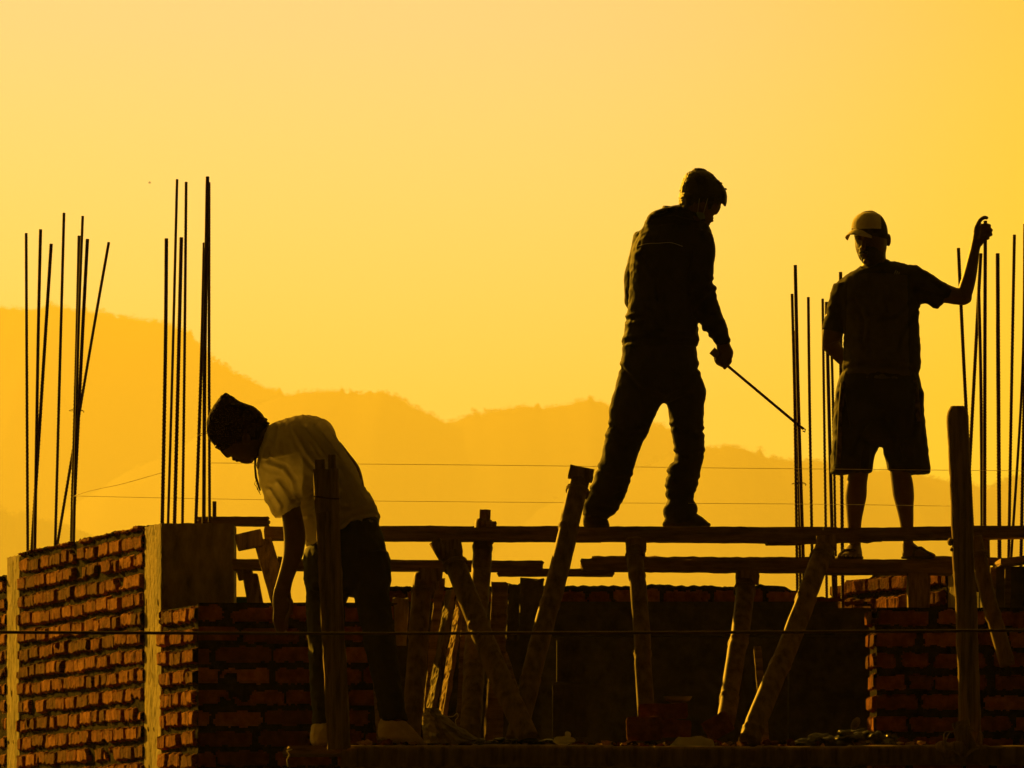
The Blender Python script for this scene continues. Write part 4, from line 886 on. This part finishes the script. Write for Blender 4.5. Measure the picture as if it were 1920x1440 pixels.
for p in sh.data.polygons:
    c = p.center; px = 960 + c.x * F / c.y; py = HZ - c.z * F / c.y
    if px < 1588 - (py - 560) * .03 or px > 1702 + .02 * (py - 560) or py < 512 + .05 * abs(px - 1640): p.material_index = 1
for k in range(3):
    a = proj(sh, 1677 + 4 * k, 514, .002); b = proj(sh, 1680 + 3.3 * k, 507 + 1.7 * k, .002)
    if a and b: mk('chest_emblem', *tube([a, b], .0026, 6), M['piping'], body, True)
creases(sh, [[(1708, 560), (1680, 590), (1650, 600)], [(1718, 580), (1690, 620), (1680, 660)], [(1600, 560), (1620, 600), (1615, 640)], [(1590, 690), (1640, 680), (1710, 690)], [(1600, 705), (1650, 700), (1700, 706)], [(1720, 540), (1745, 548), (1770, 560)], [(1735, 520), (1760, 540)],
            [(1590, 640), (1620, 655)], [(1660, 540), (1665, 580)]], .0055, 4.5)
skin('collar', [loft([(1612, 499, 1626, 508, Y3 - .05, .02), (1622, 512, 1640, 522, Y3 - .09, .016), (1640, 512, 1664, 516, Y3 - .09, .016), (1660, 486, 1672, 494, Y3 - .02, .03)], 4, 14)], .004, M['shirt_dark'], body, sm=3)
skin('shorts', [loft(hips), loft(shL, ends=False), loft(shR, ends=False)], .006, M['shorts'], body, wr=.006, ws=8, sm=2)
creases(bpy.data.objects['shorts'], [[(1650, 770), (1620, 800), (1600, 850)], [(1652, 780), (1680, 820), (1690, 860)], [(1580, 740), (1590, 800)], [(1720, 740), (1712, 810)], [(1620, 840), (1615, 880)], [(1700, 830), (1705, 880)]], .009, 5)
for nm, pts in (('side_panel', [(1572, 718), (1568, 760), (1566, 800), (1563, 870)]), ('side_panel', [(1724, 712), (1727, 750), (1731, 790)])):
    so_ = bpy.data.objects['shorts']
    a = [so_ and (pr := proj(so_, x + (9 if x < 1650 else -8), y, .0)) for x, y in pts]
    a = [q for q in a if q]
    if len(a) > 1: mk(nm, *tube(a, [.013] * len(a), 10), M['check'], body, True)
cs = [(1622, 398.5, 1640, 398.5, Y3 - .02, .04), (1609, 402, 1650, 403, Y3 - .02, .08), (1600, 411, 1657, 411, Y3 - .02, .096), (1596.5, 422, 1663, 424, Y3 - .02, .103), (1597, 434, 1665, 438, Y3 - .02, .104), (1602, 440, 1665, 443, Y3 - .02, .104)]
cp = skin('cap', [loft(cs)], .004, M['cap_front'], body, sm=2)
cp.data.materials.append(M['cap_dark'])
for p in cp.data.polygons:
    c = p.center; px = 960 + c.x * F / c.y; py = HZ - c.z * F / c.y
    if px > 1652 or py > 428.5 or c.y > Y3 + .02: p.material_index = 1
V = []; R = []
brs = [(1614, 430, 1660, 440, Y3 - .10, .006), (1600, 437, 1648, 443, Y3 - .135, .006), (1592, 443, 1630, 446, Y3 - .165, .0055), (1588, 447, 1612, 448, Y3 - .185, .005)]
R = []
for t in range(13):        # visor: a curved sheet fanning out towards the face direction
    f = t / 12; ang = -1.15 + 2.3 * f; 
    r = []
    for k in range(7):
        g = k / 6; dirv = Vector((-.66, -.75, 0)); side = Vector((.75, -.66, 0))
        c = P(1627, 436, Y3 - .02) ; base = c + dirv * (.088 * math.cos(ang)) + side * (.084 * math.sin(ang))
        tip = dirv * (.048 * g * max(0.05, math.cos(ang))); z = -.030 * g - .020 * abs(math.sin(ang)) ** 2 + .012
        r.append(base + tip + Vector((0, 0, z)))
    R.append(r)
V = [p for r in R for p in r] + [p - Vector((0, 0, .003)) for r in R for p in r]; Fc = []; k7 = 7; off_ = 13 * 7
for i in range(12):
    for j in range(6): q = [i * 7 + j, i * 7 + j + 1, (i + 1) * 7 + j + 1, (i + 1) * 7 + j]; Fc += [q, [x + off_ for x in q][::-1]]
for i in range(12): Fc.append([i * 7 + 6, i * 7 + 6 + off_, (i + 1) * 7 + 6 + off_, (i + 1) * 7 + 6])
mk('cap_visor', *outward(V, Fc), M['cap_front'], body, True)
skin('beard', [loft([(1606, 466, 1657, 468, Y3 - .045, .079), (1609, 479, 1659, 479, Y3 - .047, .078), (1615, 489, 1652, 489, Y3 - .057, .069), (1622, 497, 1642, 497, Y3 - .067, .046)]), ell(tuple(P(1620, 473, Y3 - .118)), (.024, .010, .005))], .004, M['hair'], body, wr=.002, ws=50, sm=1)
for S, nm in (([(1566, 1043, 1619, 1044, Y3 - .05, .10), (1566, 1048, 1619, 1048, Y3 - .05, .10)], 'L'), ([(1689, 1043, 1758, 1043, Y3 - .02, .05), (1689, 1048, 1758, 1048, Y3 - .02, .05)], 'R')):
    so2 = skin('sandal', [loft(S, ends=False)] + ([tube([P(1572, 1042, Y3 - .09), P(1583, 1032, Y3 - .10), P(1600, 1031, Y3 - .09), P(1615, 1040, Y3 - .05)], .008, 8)] if nm == 'L' else [tube([P(1712, 1042, Y3 - .07), P(1716, 1028, Y3 - .055), P(1727, 1027, Y3 - .01), P(1736, 1034, Y3 + .02)], .008, 8), tube([P(1722, 1026, Y3 - .05), P(1738, 1034, Y3 - .06), P(1750, 1041, Y3 - .05)], .006, 8)]), .004, M['shoe'], body, sm=2)

# ---- the bending man
Y1 = 29.35
S1 = [(487, 852, 508, 798, Y1, .10), (484, 885, 528, 790, Y1, .17), (512, 925, 558, 781, Y1, .205), (548, 950, 590, 782, Y1, .20), (564, 985, 617, 794, Y1, .19), (572, 1012, 640, 838, Y1, .175), (578, 1026, 665, 883, Y1, .165), (595, 1022, 688, 924, Y1, .16), (618, 1004, 704, 950, Y1, .155), (640, 985, 709, 978, Y1, .15)]
slN = [(486, 868, 575, 850, Y1 - .15, .075), (482, 884, 566, 895, Y1 - .18, .075), (489, 912, 562, 925, Y1 - .19, .07), (500, 943, 560, 940, Y1 - .20, .065), (516, 973, 560, 947, Y1 - .20, .06)]
aN = [(515, 935, 556, 930, Y1 - .19, .045), (527, 962, 563, 950, Y1 - .20, .045), (530, 985, 570, 982, Y1 - .20, .046), (532, 1010, 573, 1008, Y1 - .20, .046), (531, 1034, 569, 1038, Y1 - .20, .044), (527, 1058, 559, 1064, Y1 - .20, .040), (520, 1084, 549, 1090, Y1 - .19, .034), (514, 1105, 545, 1110, Y1 - .18, .028)]
hN = [(514, 1103, 545, 1108, Y1 - .18, .026), (511, 1122, 547, 1126, Y1 - .18, .024), (512, 1140, 546, 1142, Y1 - .18, .022), (516, 1150, 543, 1152, Y1 - .18, .020)]
fN = [finger([P(516 + 8 * i, 1145, Y1 - .18 - .004 * i), P(515 + 7.5 * i, 1163 + (3 if i in (1, 2) else 0), Y1 - .19), P(518 + 6.5 * i, 1176 + (4 if i in (1, 2) else -2 * (i == 3)), Y1 - .175), P(521 + 5.5 * i, 1184 + (4 if i in (1, 2) else -4 * (i == 3)), Y1 - .155)], .0092) for i in range(4)]
fN.append(finger([P(540, 1118, Y1 - .20), P(547, 1133, Y1 - .22), P(543, 1150, Y1 - .225), P(536, 1162, Y1 - .22)], .0105))
aF = [(600, 820, 625, 870, Y1 + .17, .045), (632, 824, 632, 880, Y1 + .20, .045), (655, 850, 640, 890, Y1 + .22, .043), (674, 876, 645, 905, Y1 + .20, .040), (682, 905, 650, 915, Y1 + .16, .036), (684, 925, 655, 930, Y1 + .11, .032), (680, 945, 655, 945, Y1 + .06, .026)]
headS = [(408, 758, 450, 758, Y1 - .01, .045), (397, 770, 472, 770, Y1 - .01, .068), (391, 785, 485, 784, Y1 - .01, .076), (389, 800, 493, 796, Y1 - .01, .078), (390, 815, 497, 808, Y1 - .01, .077), (398, 829, 498, 822, Y1 - .01, .074), (412, 840, 496, 836, Y1 - .01, .068), (423, 849, 490, 848, Y1 - .01, .060), (435, 857, 484, 857, Y1 - .01, .052), (448, 864, 475, 864, Y1 - .01, .038)]
neck = [(463, 845, 497, 790, Y1, .058), (478, 848, 506, 797, Y1, .060), (490, 862, 520, 796, Y1, .070)]
nose = [loft([(408, 838, 415, 842, Y1 - .01, .010), (413, 846, 421, 848, Y1 - .01, .012), (419, 853, 428, 854, Y1 - .01, .014), (424, 858, 431, 857, Y1 - .01, .011)], 3, 12)]
face = [ell(tuple(P(438, 861, Y1 - .01)), (.009, .020, .007)), ell(tuple(P(445, 864, Y1 - .01)), (.009, .019, .006)), ell(tuple(P(461, 863, Y1 - .01)), (.022, .025, .012)), ell(tuple(P(407, 838, Y1 - .01)), (.012, .05, .008)),
        ell(tuple(P(413, 841, Y1 - .043)), (.010, .010, .010)), ell(tuple(P(413, 841, Y1 + .023)), (.010, .010, .010)), ell(tuple(P(462, 822, Y1 - .086)), (.018, .010, .026))]
pel = [(640, 986, 709, 974, Y1, .14), (600, 1008, 716, 1000, Y1, .155), (573, 1032, 724, 1026, Y1, .16), (570, 1062, 730, 1058, Y1, .155), (572, 1092, 732, 1090, Y1, .15)]
lL = [(572, 1085, 655, 1095, Y1 + .05, .085), (574, 1130, 651, 1130, Y1 + .05, .08), (577, 1190, 641, 1190, Y1 + .04, .075), (580, 1250, 633, 1250, Y1 + .03, .07), (584, 1310, 626, 1310, Y1 + .02, .062), (588, 1358, 622, 1358, Y1 + .02, .058)]
lR = [(645, 1035, 728, 1035, Y1 - .04, .11), (650, 1075, 732, 1075, Y1 - .06, .09), (662, 1112, 732, 1110, Y1 - .07, .088), (671, 1150, 735, 1148, Y1 - .07, .083), (682, 1200, 741, 1198, Y1 - .07, .076), (692, 1248, 747, 1246, Y1 - .07, .070), (702, 1295, 753, 1292, Y1 - .07, .064), (712, 1340, 762, 1336, Y1 - .07, .060), (718, 1354, 764, 1350, Y1 - .07, .058)]
body = skin('person', [loft(headS), loft(neck), loft(shrink(S1)), loft(aN), loft(hN), loft(aF), loft(shrink(pel)), loft(shrink(lL)), loft(shrink(lR)), loft([(722, 1345, 752, 1345, Y1 - .07, .035), (718, 1375, 770, 1380, Y1 - .07, .035)]), loft([(590, 1350, 615, 1350, Y1 + .02, .035), (588, 1385, 618, 1386, Y1, .035)])] + fN + nose + face, .0044, M['skin'], None, sm=2)
tag(body, 'man in a white t-shirt and dark knitted cap bending over the low brick wall', 'person')
tee = skin('t_shirt', [loft(S1, ends=False), loft(slN, ends=False)], .0058, M['tee'], body, wr=.009, ws=7, sm=2)
skin('trousers', [loft(pel), loft(lL, ends=False), loft(lR, ends=False)], .006, M['trouser'], body, wr=.008, ws=9, sm=2)
cps = [(413, 745, 441, 748, Y1 - .01, .035), (405, 753, 454, 755, Y1 - .01, .056), (398, 765, 474, 762, Y1 - .01, .074), (391, 778, 489, 774, Y1 - .01, .081), (387.5, 793, 498, 786, Y1 - .01, .083), (387.5, 808, 502, 795, Y1 - .01, .083), (391, 822, 503, 802, Y1 - .01, .081), (400, 834, 501, 810, Y1 - .01, .078), (405, 840, 500, 816, Y1 - .01, .076)]
cpp = [loft(cps)]; BUMP = .6
rr = random.Random(5)
for k in range(26):
    t = rr.random(); x = 428 + 72 * t; y = 744 + 45 * t ** 1.25 + rr.uniform(-1, 3)
    cpp.append(ell(tuple(P(x, y + 3, Y1 - .01 + rr.uniform(-.03, .03))), (rr.uniform(.010, .020), .03, rr.uniform(.003, .007))))
cpp.append(loft([(421, 738, 428, 739, Y1 - .01, .01), (414, 745, 436, 748, Y1 - .01, .03)]))
skin('knit_cap', cpp, .004, M['wool'], body, wr=.0022, ws=22, sm=3)
creases(tee, [[(548, 800), (575, 850), (600, 880)], [(575, 800), (610, 850), (640, 900), (655, 945)], [(500, 870), (530, 880), (548, 905), (556, 935)], [(620, 990), (655, 968), (695, 955)], [(640, 1000), (665, 975), (703, 972)],
             [(565, 940), (600, 920), (640, 925)], [(575, 970), (610, 955), (660, 950)], [(520, 800), (510, 830), (500, 860)], [(600, 800), (650, 870), (690, 940)], [(505, 920), (525, 950)], [(520, 905), (545, 940)]], .009, 4.5)
skin('shoe', [loft([(712, 1352, 752, 1346, Y1 - .07, .045), (708, 1364, 766, 1358, Y1 - .08, .05), (708, 1376, 782, 1374, Y1 - .09, .05), (712, 1384, 792, 1386, Y1 - .10, .048), (730, 1391, 799, 1395, Y1 - .10, .04)])], .005, M['shoe_pale'], body, wr=.004, ws=16)
skin('shoe', [loft([(584, 1362, 624, 1356, Y1, .045), (582, 1374, 626, 1370, Y1 - .02, .06), (583, 1392, 628, 1392, Y1 - .03, .07)])], .005, M['shoe_pale'], body, wr=.004, ws=16)
# cord hanging from his neck, and a fold of sunlit cloth
Q = [P(479, 858, Y1 - .10), P(478, 875, Y1 - .11), P(480, 895, Y1 - .11), P(484, 908, Y1 - .11), P(488, 920, Y1 - .11)]
mk('neck_cord', *tube(Q, [.006, .0045, .0055, .005, .004], 8), M['wool'], body, True)
for k in range(4): mk('cord_thread', *tube([P(480 + k * 2, 900 + 3 * k, Y1 - .11), P(477 + k * 3, 908 + 3 * k, Y1 - .112), P(481 + k * 2, 913 + 4 * k, Y1 - .11), P(483 + k * 2, 919 + 3 * k, Y1 - .11)], .0012, 5), M['wool'], body, True)
e = mk('trowel', *board_g(P(525, 1166, Y1 - .14), P(536, 1188, Y1 - .14), .018, .018, amp=.001, seg=.01), M['post']); 
tag(e, 'short wooden tool handle under the lowered hand of the bending man', 'tool')

# ------------------------------------------------------------------ the air
HZB = mk('haze', [(x, y, z) for x in (-3100, 3100) for y in (-80, 22000) for z in (GZ - 1, 1620)], [[0, 1, 3, 2], [4, 6, 7, 5], [0, 4, 5, 1], [2, 3, 7, 6], [0, 2, 6, 4], [1, 5, 7, 3]], M['string'])
HZB['kind'] = 'stuff'; tag(HZB, 'warm haze lying between the site and the hills', 'haze')
hm = bpy.data.materials.new('haze'); hm.use_nodes = True; t = hm.node_tree; t.nodes.clear()
ou_ = t.nodes.new('ShaderNodeOutputMaterial'); pv = t.nodes.new('ShaderNodeVolumePrincipled')
pv.inputs['Color'].default_value = (.98, .98, .70, 1); pv.inputs['Density'].default_value = .00012; pv.inputs['Anisotropy'].default_value = .28
pv.inputs['Density Attribute'].default_value = ''
t.links.new(pv.outputs[0], ou_.inputs['Volume']); HZB.data.materials.clear(); HZB.data.materials.append(hm)
hm.cycles.homogeneous_volume = True
